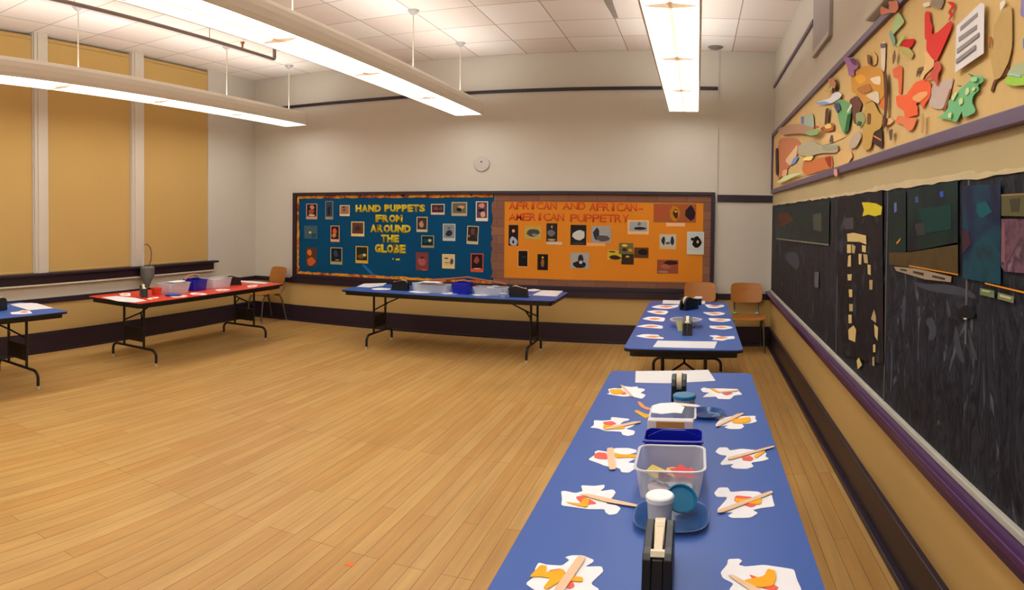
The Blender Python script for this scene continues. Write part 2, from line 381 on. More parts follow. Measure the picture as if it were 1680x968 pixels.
# wall vent on right wall, upper
v = MB(); y0, y1 = 4.62, 5.3
v.box((R - .025, y0, 3.10), (R, y1, CEIL - .02), mat('grey_panel', (158, 150, 146), .5)); vo = v.build('wall_panel', bevel=.004)
tag(vo, 'tall grey panel on the upper right wall where the purple strip ends', 'wall panel')
MB().box((R - .03, y0 - .0, 3.10), (R - .0251, y1, 3.14), mat('pale_panel_edge', (186, 180, 172), .5)).build('lower_edge', vo)
v = MB(); v.box((R - .05, 1.0, 2.86), (R, 3.5, CEIL - .02), WALL); vo = v.build('ventilation_duct', bevel=.01)
tag(vo, 'off-white boxed duct on upper right wall above the paper puppets', 'duct')

# ------------------------------------------------------------ bulletin board on the back wall
BY = D - .0125     # face of the wall bay
bb = empty('bulletin_board', (-2.64, BY, .70)); tag(bb, 'long bulletin board, half blue paper and half orange paper, in dark purple frame', 'bulletin board')
bb.rotation_euler = (0, 0, 0)
def rel(mb, name, parent, bevel=0):
    off = parent.location; mb.v = [(x - off.x, y - off.y, z - off.z) for x, y, z in mb.v]; return mb.build(name, parent, bevel)
X0, X1, XM = -5.455, .205, -2.49
fr = MB()
fr.box((X0, BY - .05, .70), (X0 + .06, BY, 2.03), PURP).box((X1 - .045, BY - .05, .70), (X1, BY, 2.03), PURP)
fr.box((X0 + .06, BY - .05, 1.985), (X1 - .045, BY, 2.03), PURP).box((X0 + .06, BY - .05, .70), (X1 - .045, BY, .752), PURP)
rel(fr, 'frame', bb, .004)
BLUEP = mat('blue_backing_paper', (4, 72, 112), .8, noise=.2, scale=1.6, spec=.15)
ORGB = mat('orange_backing_paper', (220, 136, 36), .8, noise=.07, scale=1.5, spec=.2)
rel(MB().box((X0 + .06, BY - .012, .752), (XM, BY, 1.985), BLUEP), 'backing_paper', bb)['label'] = 'blue backing paper'
rel(MB().box((XM, BY - .012, .752), (X1 - .045, BY, 1.985), ORGB), 'backing_paper', bb)['label'] = 'orange backing paper'
LEAF = mottled('leaf_print_border', [(40, 20, 22), (206, 104, 30), (236, 168, 50), (120, 50, 24)], 9, .8, dist=1)
def wavy(x0, z0, x1, z1, wdt, amp, vert=False, n=46):
    a = []; b = []
    for i in range(n + 1):
        f = i / n; o = random.uniform(-amp, amp)
        if vert: a.append((x0, z0 + (z1 - z0) * f)); b.append((x0 + wdt + o, z0 + (z1 - z0) * f))
        else: a.append((x0 + (x1 - x0) * f, z0)); b.append((x0 + (x1 - x0) * f, z0 + wdt + o))
    return a + b[::-1]
zt = 1.985
rel(MB().prism(wavy(X0 + .06, zt, XM - .02, 0, -.042, .008), XZ, BY - .012, BY - .016, LEAF), 'border_strip', bb)
rel(MB().prism(wavy(X0 + .06, .752, XM - .02, 0, .036, .01), XZ, BY - .012, BY - .016, LEAF), 'border_strip', bb)
rel(MB().prism(wavy(X0 + .06, .752, 0, 1.985, .034, .008, True), XZ, BY - .0165, BY - .019, LEAF), 'border_strip', bb)
BRK = brick_paper()
rel(MB().box((XM + .005, BY - .016, zt - .10), (X1 - .045, BY - .012, zt), BRK), 'border_strip', bb)['label'] = 'brown brick print strip'
rel(MB().box((XM + .005, BY - .016, .752), (X1 - .045, BY - .012, .84), BRK), 'border_strip', bb)['label'] = 'brown brick print strip'
rel(MB().box((X1 - .135, BY - .017, .84), (X1 - .045, BY - .012, zt - .1), BRK), 'border_strip', bb)['label'] = 'brown brick print strip'
rel(MB().prism(wavy(XM + .13, .84, 0, zt - .1, -.16, .014, True, 24), XZ, BY - .012, BY - .018, BRK), 'border_strip', bb)['label'] = 'brown brick print strip'

FY = BY - .012
# title letters, cut out one by one
def letter(ch, x0, x1, z0, z1, m, label, group, bold):
    cu = bpy.data.curves.new('l', 'FONT'); cu.body = ch; cu.size = 1; cu.offset = bold; cu.extrude = .0; cu.resolution_u = 3
    o = bpy.data.objects.new('l', cu); COL.objects.link(o); bpy.context.view_layer.update()
    me = bpy.data.meshes.new_from_object(o.evaluated_get(bpy.context.evaluated_depsgraph_get()))
    bpy.data.objects.remove(o)
    xs = [v.co.x for v in me.vertices]; ys = [v.co.y for v in me.vertices]
    bm = bmesh.new(); bm.from_mesh(me)
    lo, hi = (min(ys), max(ys)) if ch != '-' else (0, .7)
    for v in bm.verts:
        v.co = Vector(((v.co.x - min(xs)) / (max(xs) - min(xs)) * (x1 - x0), 0, (v.co.y - lo) / (hi - lo) * (z1 - z0)))
    r = bmesh.ops.extrude_face_region(bm, geom=bm.faces[:])
    for v in [g for g in r['geom'] if isinstance(g, bmesh.types.BMVert)]: v.co.y -= .003
    bmesh.ops.recalc_face_normals(bm, faces=bm.faces)
    bm.to_mesh(me); bm.free(); me.materials.clear(); me.materials.append(m)
    o = bpy.data.objects.new('paper_letter', me); COL.objects.link(o); o.location = (x0, FY - .0005, z0)
    tag(o, label, 'letter', group)
ORD = ['first', 'second', 'third', 'fourth', 'fifth', 'sixth', 'seventh', 'eighth']
YL = mat('yellow_letter_card', (208, 182, 10), .8, noise=.05); RL = mat('red_orange_letter_card', (214, 78, 22), .7, noise=.05)
def word(txt, org, sc, x0, y0, x1, y1, m, colour, board, where, bold=.06):
    a = on_back(org[0] + x0 / sc, org[1] + y1 / sc, FY); b = on_back(org[0] + x1 / sc, org[1] + y0 / sc, FY)
    n = len(txt); w_ = (b[0] - a[0]) / n
    for i, ch in enumerate(txt):
        nm = 'hyphen' if ch == '-' else 'letter ' + ch
        g = .30 if ch == 'I' else (.12 if ch == '-' else .02)
        letter(ch, a[0] + w_ * (i + g), a[0] + w_ * (i + 1 - g), a[1], b[1], m, '%s %s, %s in %s%s on %s board' % (colour, nm, ORD[i], txt.strip('-') if ch != '-' else 'AFRICAN-', where, board), 'cut-out %s letters on the %s board' % (colour, board), bold)
OB, SB = (480, 310), 4.8
word('HAND', OB, SB, 495, 125, 697, 182, YL, 'yellow', 'blue', '')
word('PUPPETS', OB, SB, 722, 123, 1045, 180, YL, 'yellow', 'blue', '')
word('FROM', OB, SB, 653, 204, 868, 261, YL, 'yellow', 'blue', '')
word('AROUND', OB, SB, 612, 284, 932, 341, YL, 'yellow', 'blue', '')
word('THE', OB, SB, 697, 362, 840, 420, YL, 'yellow', 'blue', '')
word('GLOBE', OB, SB, 647, 440, 892, 502, YL, 'yellow', 'blue', '')
OO, SO = (800, 310), 4.308
word('AFRICAN', OO, SO, 152, 94, 490, 144, RL, 'red', 'orange', ' at the start of the top line', .012)
word('AND', OO, SO, 530, 96, 692, 145, RL, 'red', 'orange', '', .012)
word('AFRICAN-', OO, SO, 718, 103, 1105, 155, RL, 'red', 'orange', ' at the end of the top line', .012)
word('AMERICAN', OO, SO, 150, 172, 542, 222, RL, 'red', 'orange', '', .012)
word('PUPPETRY', OO, SO, 582, 180, 1002, 232, RL, 'red', 'orange', '', .012)

def poly_blob(cx, cy, rx, ry, n=9, j=.35):
    return [(cx + rx * math.cos(2 * PI * k / n) * random.uniform(1 - j, 1), cy + ry * math.sin(2 * PI * k / n) * random.uniform(1 - j, 1)) for k in range(n)]
def photo(org, sc, box, mount, bg, subs, label, group, tilt=0, cap=None, lift=0):
    x0, y0, x1, y1 = box
    P = lambda x, y: on_back(org[0] + x / sc, org[1] + y / sc, FY)
    m = MB(); a = P(x0, y1); b = P(x1, y0); w_, h_ = b[0] - a[0], b[1] - a[1]; y = FY - .0005 - lift
    m.prism([(0, 0), (w_, 0), (w_, h_), (0, h_)], XZ, 0, -.002, paper(mount) if mount else paper(bg))
    e = .07 * w_ if mount else .01 * w_; bt = (.12 * h_ if mount else .0) if cap is None else cap * h_
    m.prism([(e, e + bt), (w_ - e, e + bt), (w_ - e, h_ - e), (e, h_ - e)], XZ, -.002, -.003, paper(bg))
    ww, hh = w_ - 2 * e, h_ - 2 * e - bt
    for k, (col, fx, fy, rx, ry) in enumerate(subs):
        pts = [(e + ww * min(1, max(0, p)), e + bt + hh * min(1, max(0, q))) for p, q in poly_blob(fx, fy, rx, ry)]
        m.prism(pts, XZ, -.003 - .0004 * k, -.0034 - .0004 * k, paper(col))
    o = m.build('pinned_photo'); o.location = (a[0], y, a[1]); o.rotation_euler = (0, tilt, 0)
    tag(o, label, 'photo', group)
GB = 'photographs pinned on the blue board'; GO = 'photographs pinned on the orange board'
SK, DK, GY, BR, CR = (196, 130, 100), (30, 26, 30), (120, 122, 122), (110, 72, 52), (226, 208, 168)
photo(OB, SB, (108, 115, 195, 238), (200, 150, 120), DK, [(SK, .55, .75, .3, .2), ((150, 80, 62), .45, .4, .35, .3), (CR, .5, .1, .4, .08)], 'photo of reddish puppet on dark ground, top left corner of blue board', GB)
photo(OB, SB, (258, 95, 320, 240), (150, 146, 120), (50, 66, 84), [((28, 36, 48), .5, .4, .3, .4)], 'tall narrow grey photo with cream foot, top row of blue board', GB)
photo(OB, SB, (372, 128, 450, 213), CR, (160, 110, 78), [((74, 88, 96), .45, .5, .2, .22), (DK, .4, .85, .25, .1)], 'small tan photo left of the word HAND', GB)
photo(OB, SB, (92, 290, 197, 390), None, (66, 94, 104), [((206, 190, 90), .45, .48, .12, .1), ((30, 70, 120), .75, .25, .25, .2)], 'grey-green photo with small yellow spot, middle row far left', GB)
photo(OB, SB, (300, 290, 370, 415), (226, 170, 120), (44, 28, 30), [((214, 96, 48), .45, .6, .3, .35), (SK, .4, .3, .35, .2)], 'photo of bright orange puppet on black, middle row of blue board', GB)
photo(OB, SB, (462, 258, 565, 372), (232, 204, 130), (92, 60, 48), [((66, 42, 36), .5, .45, .35, .3)], 'brown photo with thick cream border, left of word AROUND', GB)
photo(OB, SB, (105, 465, 190, 608), None, (90, 58, 40), [((222, 122, 44), .35, .75, .3, .22), ((196, 98, 50), .5, .25, .45, .28)], 'orange puppet photo in bottom left corner of blue board', GB)
photo(OB, SB, (298, 462, 392, 592), (170, 164, 120), (22, 30, 42), [((52, 66, 88), .45, .6, .3, .3), ((220, 220, 210), .6, .12, .3, .03)], 'near-black photo with thin pale border, bottom row of blue board', GB)
photo(OB, SB, (497, 452, 595, 583), (214, 176, 60), (34, 42, 34), [((120, 84, 44), .4, .3, .35, .2), ((206, 200, 160), .75, .4, .22, .12)], 'dark green photo with yellow foot, bottom row left of GLOBE', GB)
photo(OB, SB, (1090, 118, 1198, 202), (216, 196, 160), (58, 40, 48), [((140, 60, 56), .35, .5, .25, .3), ((84, 70, 84), .75, .5, .2, .3)], 'wide maroon photo right of the word PUPPETS', GB)
photo(OB, SB, (1252, 103, 1375, 212), (184, 170, 130), (104, 100, 84), [((206, 146, 108), .65, .6, .28, .22), (DK, .5, .35, .25, .25)], 'wide photo of tan curled shape, second from right in top row of blue board', GB)
photo(OB, SB, (1443, 98, 1540, 253), (228, 216, 196), (90, 66, 84), [((206, 140, 120), .5, .78, .35, .18), ((214, 160, 136), .6, .25, .3, .22), (DK, .45, .48, .35, .12)], 'white-bordered photo of pink puppet, top right corner of blue board', GB)
photo(OB, SB, (977, 220, 1063, 338), (206, 190, 156), (66, 50, 44), [((186, 142, 112), .45, .4, .3, .38)], 'brown photo with cream foot right of the word FROM', GB)
photo(OB, SB, (1183, 275, 1283, 408), (190, 196, 190), (128, 138, 142), [((44, 46, 54), .5, .35, .38, .3), ((90, 98, 104), .5, .75, .16, .1)], 'pale grey photo of dark seated figure, middle row of blue board', GB)
photo(OB, SB, (1370, 290, 1462, 432), (196, 186, 150), (50, 36, 32), [((96, 66, 52), .5, .65, .3, .3), ((206, 150, 50), .15, .35, .1, .1), ((40, 60, 80), .8, .4, .15, .2)], 'dark brown photo with cream foot, rightmost in middle row of blue board', GB, .04)
photo(OB, SB, (1013, 367, 1115, 462), (150, 150, 110), (14, 42, 54), [((196, 186, 130), .7, .55, .2, .2), ((20, 70, 80), .35, .5, .25, .3)], 'dark teal photo with olive border right of word THE', GB)
photo(OB, SB, (972, 502, 1070, 640), None, (128, 62, 62), [((166, 92, 84), .5, .5, .4, .3), ((60, 40, 66), .5, .72, .2, .08), ((206, 90, 50), .7, .04, .3, .04)], 'maroon and pink photo, bottom row right of GLOBE', GB)
photo(OB, SB, (1178, 515, 1278, 625), (230, 206, 140), (220, 196, 140), [((96, 66, 70), .8, .4, .18, .35), ((80, 66, 60), .3, .7, .25, .08), ((60, 50, 50), .35, .3, .3, .04)], 'cream photo with brown marks, bottom row of blue board', GB)
photo(OB, SB, (1403, 510, 1503, 652), (214, 90, 44), (38, 22, 26), [((150, 70, 58), .45, .6, .28, .3), ((230, 230, 220), .5, .03, .45, .03)], 'black photo in red-orange border, bottom right of blue board', GB)
photo(OO, SO, (148, 255, 217, 400), None, (34, 26, 34), [((236, 160, 90), .5, .72, .2, .1), ((176, 176, 190), .5, .2, .5, .3), (DK, .5, .18, .15, .1)], 'tall photo, black above and grey below, far left under AMERICAN', GO)
photo(OO, SO, (262, 265, 380, 355), None, (190, 164, 80), [((72, 74, 70), .5, .5, .45, .42), ((130, 134, 130), .6, .35, .2, .15)], 'olive photo of grey mask, second from left under AMERICAN', GO)
photo(OO, SO, (415, 243, 493, 370), None, (44, 40, 44), [((220, 150, 40), .5, .8, .1, .1), ((112, 110, 112), .45, .48, .42, .22), ((190, 170, 90), .5, .08, .45, .08)], 'dark photo with small gold spot, third from left under AMERICAN', GO)
photo(OO, SO, (415, 375, 525, 392), None, (206, 192, 176), [], 'pale caption strip under the dark photo with gold spot', GO)
photo(OO, SO, (585, 255, 698, 395), None, (34, 34, 36), [((204, 206, 196), .55, .5, .5, .28), ((60, 60, 62), .5, .05, .5, .1)], 'black and white photo, left of pair under PUPPETRY', GO)
photo(OO, SO, (733, 263, 873, 378), None, (160, 160, 158), [((52, 50, 56), .25, .5, .22, .45), ((86, 82, 88), .6, .25, .42, .25)], 'grey photo with dark foreground, right of pair under PUPPETRY', GO)
photo(OO, SO, (700, 382, 833, 404), None, (232, 172, 106), [], 'peach caption strip below the grey photo pair', GO)
photo(OO, SO, (990, 222, 1140, 320), (236, 190, 140), (164, 168, 168), [((44, 42, 44), .55, .3, .45, .2), ((110, 112, 116), .55, .75, .12, .25)], 'wide grey photo right of the word PUPPETRY', GO)
photo(OO, SO, (1172, 107, 1475, 235), None, (164, 92, 52), [((176, 84, 52), .14, .5, .16, .5), ((196, 122, 30), .5, .5, .14, .5), ((46, 30, 40), .86, .5, .16, .5), ((60, 48, 34), .52, .45, .08, .3), ((222, 164, 40), .52, .6, .05, .08)], 'wide three-part photo, salmon amber and dark, top right of orange board', GO)
photo(OO, SO, (1262, 240, 1395, 264), None, (240, 190, 140), [], 'pale caption strip under the wide three-part photo', GO)
photo(OO, SO, (1213, 320, 1335, 425), (214, 180, 130), (186, 192, 190), [((46, 44, 48), .2, .5, .16, .45), ((50, 46, 50), .8, .5, .16, .45), ((90, 90, 96), .5, .3, .2, .15)], 'pale photo of two dark peaks, right part of orange board', GO)
photo(OO, SO, (1408, 303, 1530, 462), (206, 210, 200), (196, 204, 204), [((22, 22, 26), .6, .45, .38, .4), ((24, 24, 28), .3, .65, .15, .12), ((224, 160, 100), .65, .5, .1, .12)], 'white photo of black figure at right edge of orange board', GO, lift=.007)
photo(OO, SO, (212, 433, 288, 552), (230, 170, 110), (28, 22, 18), [((70, 62, 50), .6, .6, .3, .04)], 'plain black photo, lower left of orange board', GO, 0, .02)
photo(OO, SO, (352, 462, 427, 572), None, (30, 24, 20), [((238, 180, 30), .5, .8, .12, .08), ((150, 100, 50), .5, .45, .2, .3)], 'black photo of gold figure, lower left of orange board', GO)
photo(OO, SO, (585, 452, 718, 560), None, (166, 166, 160), [((36, 34, 36), .5, .25, .5, .28), ((44, 42, 44), .55, .6, .2, .35), ((190, 190, 190), .55, .4, .12, .15)], 'grey photo of dark crowd alone below the pair under PUPPETRY', GO)
photo(OO, SO, (845, 433, 950, 500), None, (206, 180, 50), [((66, 36, 30), .5, .25, .5, .3), ((40, 36, 30), .3, .85, .3, .08)], 'yellow and brown photo, left piece of overlapping cluster', GO, .05)
photo(OO, SO, (928, 383, 1030, 460), None, (110, 104, 70), [((226, 206, 60), .4, .8, .25, .15), ((206, 150, 30), .8, .35, .18, .2), ((70, 40, 30), .4, .4, .22, .2)], 'olive and yellow photo, top piece of overlapping cluster', GO, 0, None, .004)
photo(OO, SO, (945, 460, 1033, 533), None, (56, 44, 36), [((220, 170, 50), .5, .75, .2, .12)], 'dark brown photo, bottom piece of overlapping cluster', GO)
photo(OO, SO, (1035, 415, 1138, 487), None, (92, 62, 38), [((40, 28, 24), .6, .55, .4, .4)], 'brown photo, right piece of overlapping cluster', GO)
photo(OO, SO, (1197, 502, 1348, 597), None, (150, 80, 56), [((60, 30, 30), .65, .8, .4, .22), ((176, 100, 76), .4, .5, .3, .2), ((150, 140, 110), .3, .12, .35, .1)], 'reddish brown photo at lower right of orange board', GO)
# blue strip and yellow scraps on the blue board
def flat_back(name, org, sc, pts, col, label, cat, off=.001):
    q = [on_back(org[0] + x / sc, org[1] + y / sc, FY) for x, y in pts]
    cx = sum(p[0] for p in q) / len(q); cz = sum(p[1] for p in q) / len(q)
    m = MB().prism([(a - cx, b - cz) for a, b in q], XZ, 0, -.002, paper(col)); o = m.build(name); o.location = (cx, FY - off, cz); tag(o, label, cat)
flat_back('paper_strip', OB, SB, [(545, 598), (562, 592), (665, 690), (630, 690)], (28, 110, 170), 'light blue slanting paper strip at bottom of the blue board', 'paper strip')
flat_back('paper_scrap', OB, SB, [(812, 550), (845, 548), (845, 562), (815, 562)], (216, 186, 40), 'tiny yellow paper scrap under the word GLOBE, the wider one', 'paper scrap')
flat_back('paper_scrap', OB, SB, [(785, 546), (797, 546), (796, 555), (786, 556)], (216, 186, 40), 'tiny yellow paper dot under the word GLOBE, left of the wider scrap', 'paper scrap')

# ------------------------------------------------------------ right wall: puppet display strip
cb = empty('display_board', (R, 2.7, 2.03)); tag(cb, 'long tan display strip in purple frame on right wall, holding paper puppets', 'display board')
TANP = mat('tan_display_paper', (212, 180, 118), .85, noise=.08, scale=3, stretch=(1, 5, .6))
rel(MB().box((R - .012, REAR + .02, 2.07), (R, 8.07, 2.78), TANP), 'backing_paper', cb)
rel(MB().box((R - .035, REAR + .02, 2.02), (R, 8.10, 2.075), PURPR), 'frame_rail', cb, .005)
rel(MB().box((R - .035, REAR + .02, 2.77), (R, 8.10, 2.815), PURPR), 'frame_rail', cb, .005)
rel(MB().box((R - .035, 8.07, 2.075), (R, 8.10, 2.77), PURPR), 'frame_stile', cb, .005)
P4 = lambda x, y: (1260 + x / 3.226, y / 3.226)
P6 = lambda x, y: (1420 + x / 4.4, y / 4.4)
def wallcut(name, conv, layers, label, cat='paper puppet', off=.014, group='children\'s paper puppets on the right wall', thick=.002):
    """layers: list of (points, colour); first is the base"""
    base = off; xw = R - off
    qs = [([on_right(*conv(x, y), xw) for x, y in (pts if name == 'printed_page' else soft(pts, 2, .15))], col) for pts, col in layers]
    allp = [p for q, _ in qs for p in q]; cy = sum(p[0] for p in allp) / len(allp); cz = sum(p[1] for p in allp) / len(allp)
    m = MB()
    for k, (q, col) in enumerate(qs):
        m.prism([(a - cy, b - cz) for a, b in q], YZ, -.0012 * k, -.0012 * k - thick, paper(col))
    o = m.build(name); o.location = (xw, cy, cz); tag(o, label, cat, group); return o
wallcut('paper_puppet', P6, [([(430, 85), (465, 80), (470, 150), (485, 190), (478, 250), (520, 235), (560, 200), (600, 160), (622, 150), (625, 195), (590, 280), (555, 360), (515, 445), (480, 420), (440, 360), (445, 290), (430, 280)], (222, 62, 56)), ([(590, 12), (640, 15), (645, 60), (618, 78), (636, 108), (600, 155), (618, 115), (600, 88), (630, 45)], (214, 50, 46)), ([(500, 450), (535, 445), (555, 490), (530, 540), (525, 630), (510, 590), (480, 560), (420, 590), (470, 540), (497, 500)], (206, 90, 74))], 'bright red paper puppet with curly top, left of printed page', off=.022)
wallcut('paper_puppet', P6, [([(320, 650), (360, 595), (430, 570), (475, 600), (470, 700), (440, 740), (415, 790), (400, 740), (380, 740), (365, 750), (380, 775), (375, 800), (380, 830), (340, 840), (290, 860), (280, 800), (230, 770), (220, 690), (300, 685)], (240, 106, 62)), ([(215, 885), (240, 830), (300, 850), (380, 850), (345, 940), (305, 945), (280, 900)], (232, 130, 88)), ([(345, 700), (400, 665), (455, 660), (455, 690), (420, 715), (400, 740), (350, 725)], (240, 170, 110))], 'orange paper bird puppet with fringed wing below the red puppet', off=.02)
wallcut('paper_puppet', P6, [([(650, 690), (690, 640), (740, 600), (770, 570), (780, 545), (850, 550), (855, 590), (810, 615), (825, 650), (780, 690), (770, 740), (795, 790), (790, 815), (740, 840), (705, 850), (700, 800), (660, 885), (620, 870), (590, 860), (520, 850), (560, 825), (600, 780), (600, 730)], (120, 190, 136)), ([(740, 530), (785, 545), (775, 555)], (40, 140, 90)), ([(660, 615), (700, 618), (690, 628)], (40, 140, 90)), ([(735, 640), (755, 630), (758, 670), (740, 690), (728, 680)], (206, 226, 160)), ([(685, 720), (712, 700), (715, 745), (690, 765)], (206, 226, 160)), ([(632, 700), (665, 665), (680, 668), (645, 735)], (206, 226, 160)), ([(785, 640), (810, 625), (805, 655), (788, 660)], (206, 226, 160)), ([(615, 820), (640, 810), (635, 855), (615, 850)], (206, 226, 160)), ([(780, 560), (830, 555), (825, 590), (785, 590)], (160, 210, 150))], 'green spotted paper dinosaur puppet with pale spots above purple frame', off=.024)
pg = [([(660, 190), (835, 20), (860, 30), (855, 385), (650, 525)], (226, 224, 226))]
for (a, b, c, d) in ((690, 195, 815, 90), (680, 270, 810, 180), (670, 355, 828, 235), (665, 430, 805, 325)):
    pg.append(([(a, b), (c, d), (c, d + 30), (a, b + 32)], (150, 144, 146)))
wallcut('printed_page', P6, pg, 'white printed page with four grey blocks of text among the puppets', 'page', .03, None)
wallcut('paper_puppet', P6, [([(960, 130), (1000, 60), (1060, 40), (1062, 330), (1035, 450), (980, 560), (935, 580), (905, 420), (930, 330), (925, 200)], (194, 164, 106)), ([(975, 20), (1010, 0), (1015, 30), (980, 85)], (236, 230, 220)), ([(895, 265), (918, 265), (912, 300), (900, 355), (895, 320)], (176, 110, 60))], 'tall khaki paper puppet right of printed page', off=.02)
wallcut('paper_puppet', P6, [([(1040, 440), (1035, 510), (1000, 560), (945, 590), (922, 670), (905, 655), (930, 578), (990, 540), (1020, 450)], (116, 76, 46))], 'brown bent shadow stick below the khaki puppet', off=.016)  # brown shadow sticks of the khaki puppet, drawn as a coloured cut-out
wallcut('paper_puppet', P6, [([(1005, 590), (1030, 545), (1144, 530), (1200, 560), (1180, 610), (1080, 622), (1030, 612)], (164, 212, 84)), ([(1040, 510), (1100, 460), (1180, 450), (1170, 540), (1030, 540)], (176, 190, 150)), ([(1020, 540), (1060, 528), (1130, 545), (1130, 560), (1060, 545)], (170, 200, 220))], 'lime green rounded paper puppet at right edge', off=.022)
wallcut('paper_puppet', P6, [([(240, 85), (287, 160), (200, 250), (190, 300), (170, 240), (190, 215), (215, 130)], (176, 200, 140)), ([(170, 240), (190, 215), (222, 300), (205, 342)], (140, 170, 150)), ([(225, 330), (275, 255), (292, 262), (240, 335)], (170, 206, 120))], 'pale green leaf-shaped paper puppet near the upper frame', off=.024)
wallcut('paper_puppet', P6, [([(245, 330), (280, 285), (360, 278), (345, 325), (320, 350)], (208, 40, 44)), ([(255, 335), (320, 345), (352, 390), (335, 432), (262, 385)], (186, 176, 104))], 'small puppet with red leaf top and olive half disc', off=.02)
wallcut('paper_puppet', P6, [([(195, 500), (255, 470), (270, 490), (262, 680), (242, 680), (240, 570), (205, 560)], (222, 110, 70))], 'narrow salmon paper strip puppet left of orange bird', off=.018)
wallcut('paper_puppet', P6, [([(112, 310), (148, 300), (140, 520), (115, 520)], (226, 210, 186)), ([(110, 315), (150, 312), (146, 345), (114, 350)], (120, 104, 110))], 'slim white paper tube puppet with dark band near the lion', off=.02)
wallcut('paper_puppet', P6, [([(108, 880), (120, 862), (180, 850), (207, 870), (180, 900), (130, 908)], (232, 180, 136))], 'flat peach oval paper piece above the lower frame', off=.022)
wallcut('paper_puppet', P6, [([(480, 620), (560, 590), (640, 560), (620, 650), (560, 790), (500, 785), (460, 760)], (200, 180, 168)), ([(560, 805), (615, 640), (625, 645), (582, 808)], (150, 90, 60))], 'lavender grey paper sheet between orange bird and green dinosaur', off=.016)
wallcut('paper_puppet', P6, [([(480, -40), (570, -30), (568, 20), (545, 70), (475, 45)], (150, 136, 116)), ([(415, 25), (470, 12), (470, 45), (425, 52)], (236, 228, 210))], 'grey and cream paper piece at the upper frame left of red puppet', off=.018)
wallcut('paper_puppet', P6, [([(110, 40), (165, 70), (180, 70), (165, 10), (230, 5), (240, 60), (215, 95), (180, 90), (110, 112)], (206, 128, 98))], 'salmon torn paper puppet overlapping the upper purple frame', off=.038)
wallcut('paper_puppet', P6, [([(1130, -30), (1190, -30), (1190, 110), (1144, 128), (1120, 110)], (150, 140, 190))], 'lilac paper puppet at far upper right edge', off=.02)
wallcut('paper_puppet', P6, [([(1140, 270), (1200, 250), (1200, 360), (1142, 360)], (80, 140, 206))], 'blue paper scrap at right edge below the lilac one', off=.018)
wallcut('paper_puppet', P6, [([(420, 385), (445, 370), (500, 420), (495, 480), (430, 540), (410, 590), (400, 560), (440, 440)], (230, 190, 130)), ([(385, 490), (425, 480), (420, 510), (395, 515), (370, 560), (375, 520)], (110, 90, 70))], 'tan diamond paper puppet with small dark face above the orange bird', off=.018)
wallcut('paper_puppet', P4, [([(395, 296), (425, 305), (450, 303), (478, 345), (475, 365), (455, 370), (460, 400), (430, 405), (420, 350)], (158, 110, 150)), ([(430, 310), (455, 308), (476, 345), (455, 345)], (100, 62, 104))], 'purple and pink paper puppet on the upper frame above the lion', off=.04)
wallcut('paper_puppet', P4, [([(440, 400), (470, 370), (530, 345), (610, 370), (620, 500), (590, 540), (560, 530), (510, 550), (480, 500), (445, 490)], (206, 148, 62)), ([(455, 410), (500, 390), (530, 420), (490, 450)], (230, 166, 60)), ([(540, 415), (600, 400), (600, 450), (565, 445)], (232, 212, 176)), ([(520, 505), (590, 478), (595, 555), (545, 525)], (214, 200, 176)), ([(470, 470), (540, 440), (560, 480), (500, 500)], (180, 120, 60))], 'golden brown paper lion puppet with jagged mane', off=.03)
wallcut('paper_puppet', P4, [([(430, 530), (470, 505), (500, 550), (480, 610), (470, 660), (455, 650), (445, 580)], (110, 70, 56))], 'dark brown triangular paper piece under the lion', off=.02)
wallcut('paper_puppet', P4, [([(515, 545), (560, 535), (590, 600), (610, 610), (600, 680), (560, 700), (545, 790), (500, 795), (505, 650)], (196, 160, 84)), ([(585, 500), (620, 500), (620, 590), (590, 560)], (214, 120, 50)), ([(530, 600), (548, 600), (545, 660), (528, 658)], (110, 76, 50))], 'mustard yellow paper figure standing under the lion', off=.026)
wallcut('paper_puppet', P4, [([(245, 545), (330, 520), (345, 495), (372, 485), (392, 500), (382, 520), (340, 545), (290, 557)], (222, 222, 228)), ([(245, 545), (300, 535), (330, 545), (290, 557)], (130, 170, 214))], 'white paper bird with blue tail on the left part of the strip', off=.03)
wallcut('paper_puppet', P4, [([(355, 520), (400, 530), (445, 550), (440, 600), (425, 690), (400, 710), (375, 640)], (112, 166, 108)), ([(420, 590), (442, 550), (448, 560), (425, 600)], (220, 226, 206)), ([(425, 605), (443, 600), (430, 690), (405, 712)], (40, 100, 60))], 'tall green paper puppet with white tip right of white bird', off=.024)
wallcut('paper_puppet', P4, [([(318, 420), (345, 410), (362, 440), (355, 470), (330, 460), (300, 490), (330, 450)], (184, 130, 96)), ([(300, 480), (345, 455), (340, 475), (310, 490)], (190, 180, 110))], 'small brown-headed paper puppet at the upper frame above white bird', off=.04)
wallcut('paper_puppet', P4, [([(175, 620), (195, 612), (240, 600), (245, 680), (215, 690), (170, 670)], (170, 186, 166)), ([(175, 618), (192, 615), (190, 660), (178, 655)], (130, 126, 160))], 'grey-green square paper puppet at left part of the strip', off=.024)
wallcut('paper_puppet', P4, [([(55, 680), (130, 655), (190, 660), (270, 690), (260, 715), (150, 705), (60, 715)], (176, 136, 110)), ([(190, 700), (268, 680), (270, 710), (220, 720)], (130, 170, 110)), ([(245, 668), (270, 668), (272, 676), (245, 676)], (200, 40, 30))], 'brown and green long paper puppet over the left frame end', off=.06)
wallcut('paper_puppet', P4, [([(275, 680), (320, 655), (345, 650), (350, 690), (300, 700)], (176, 108, 54)), ([(298, 665), (330, 650), (340, 675), (310, 682)], (232, 196, 120))], 'small brown paper boat shape with cream sail', off=.026)
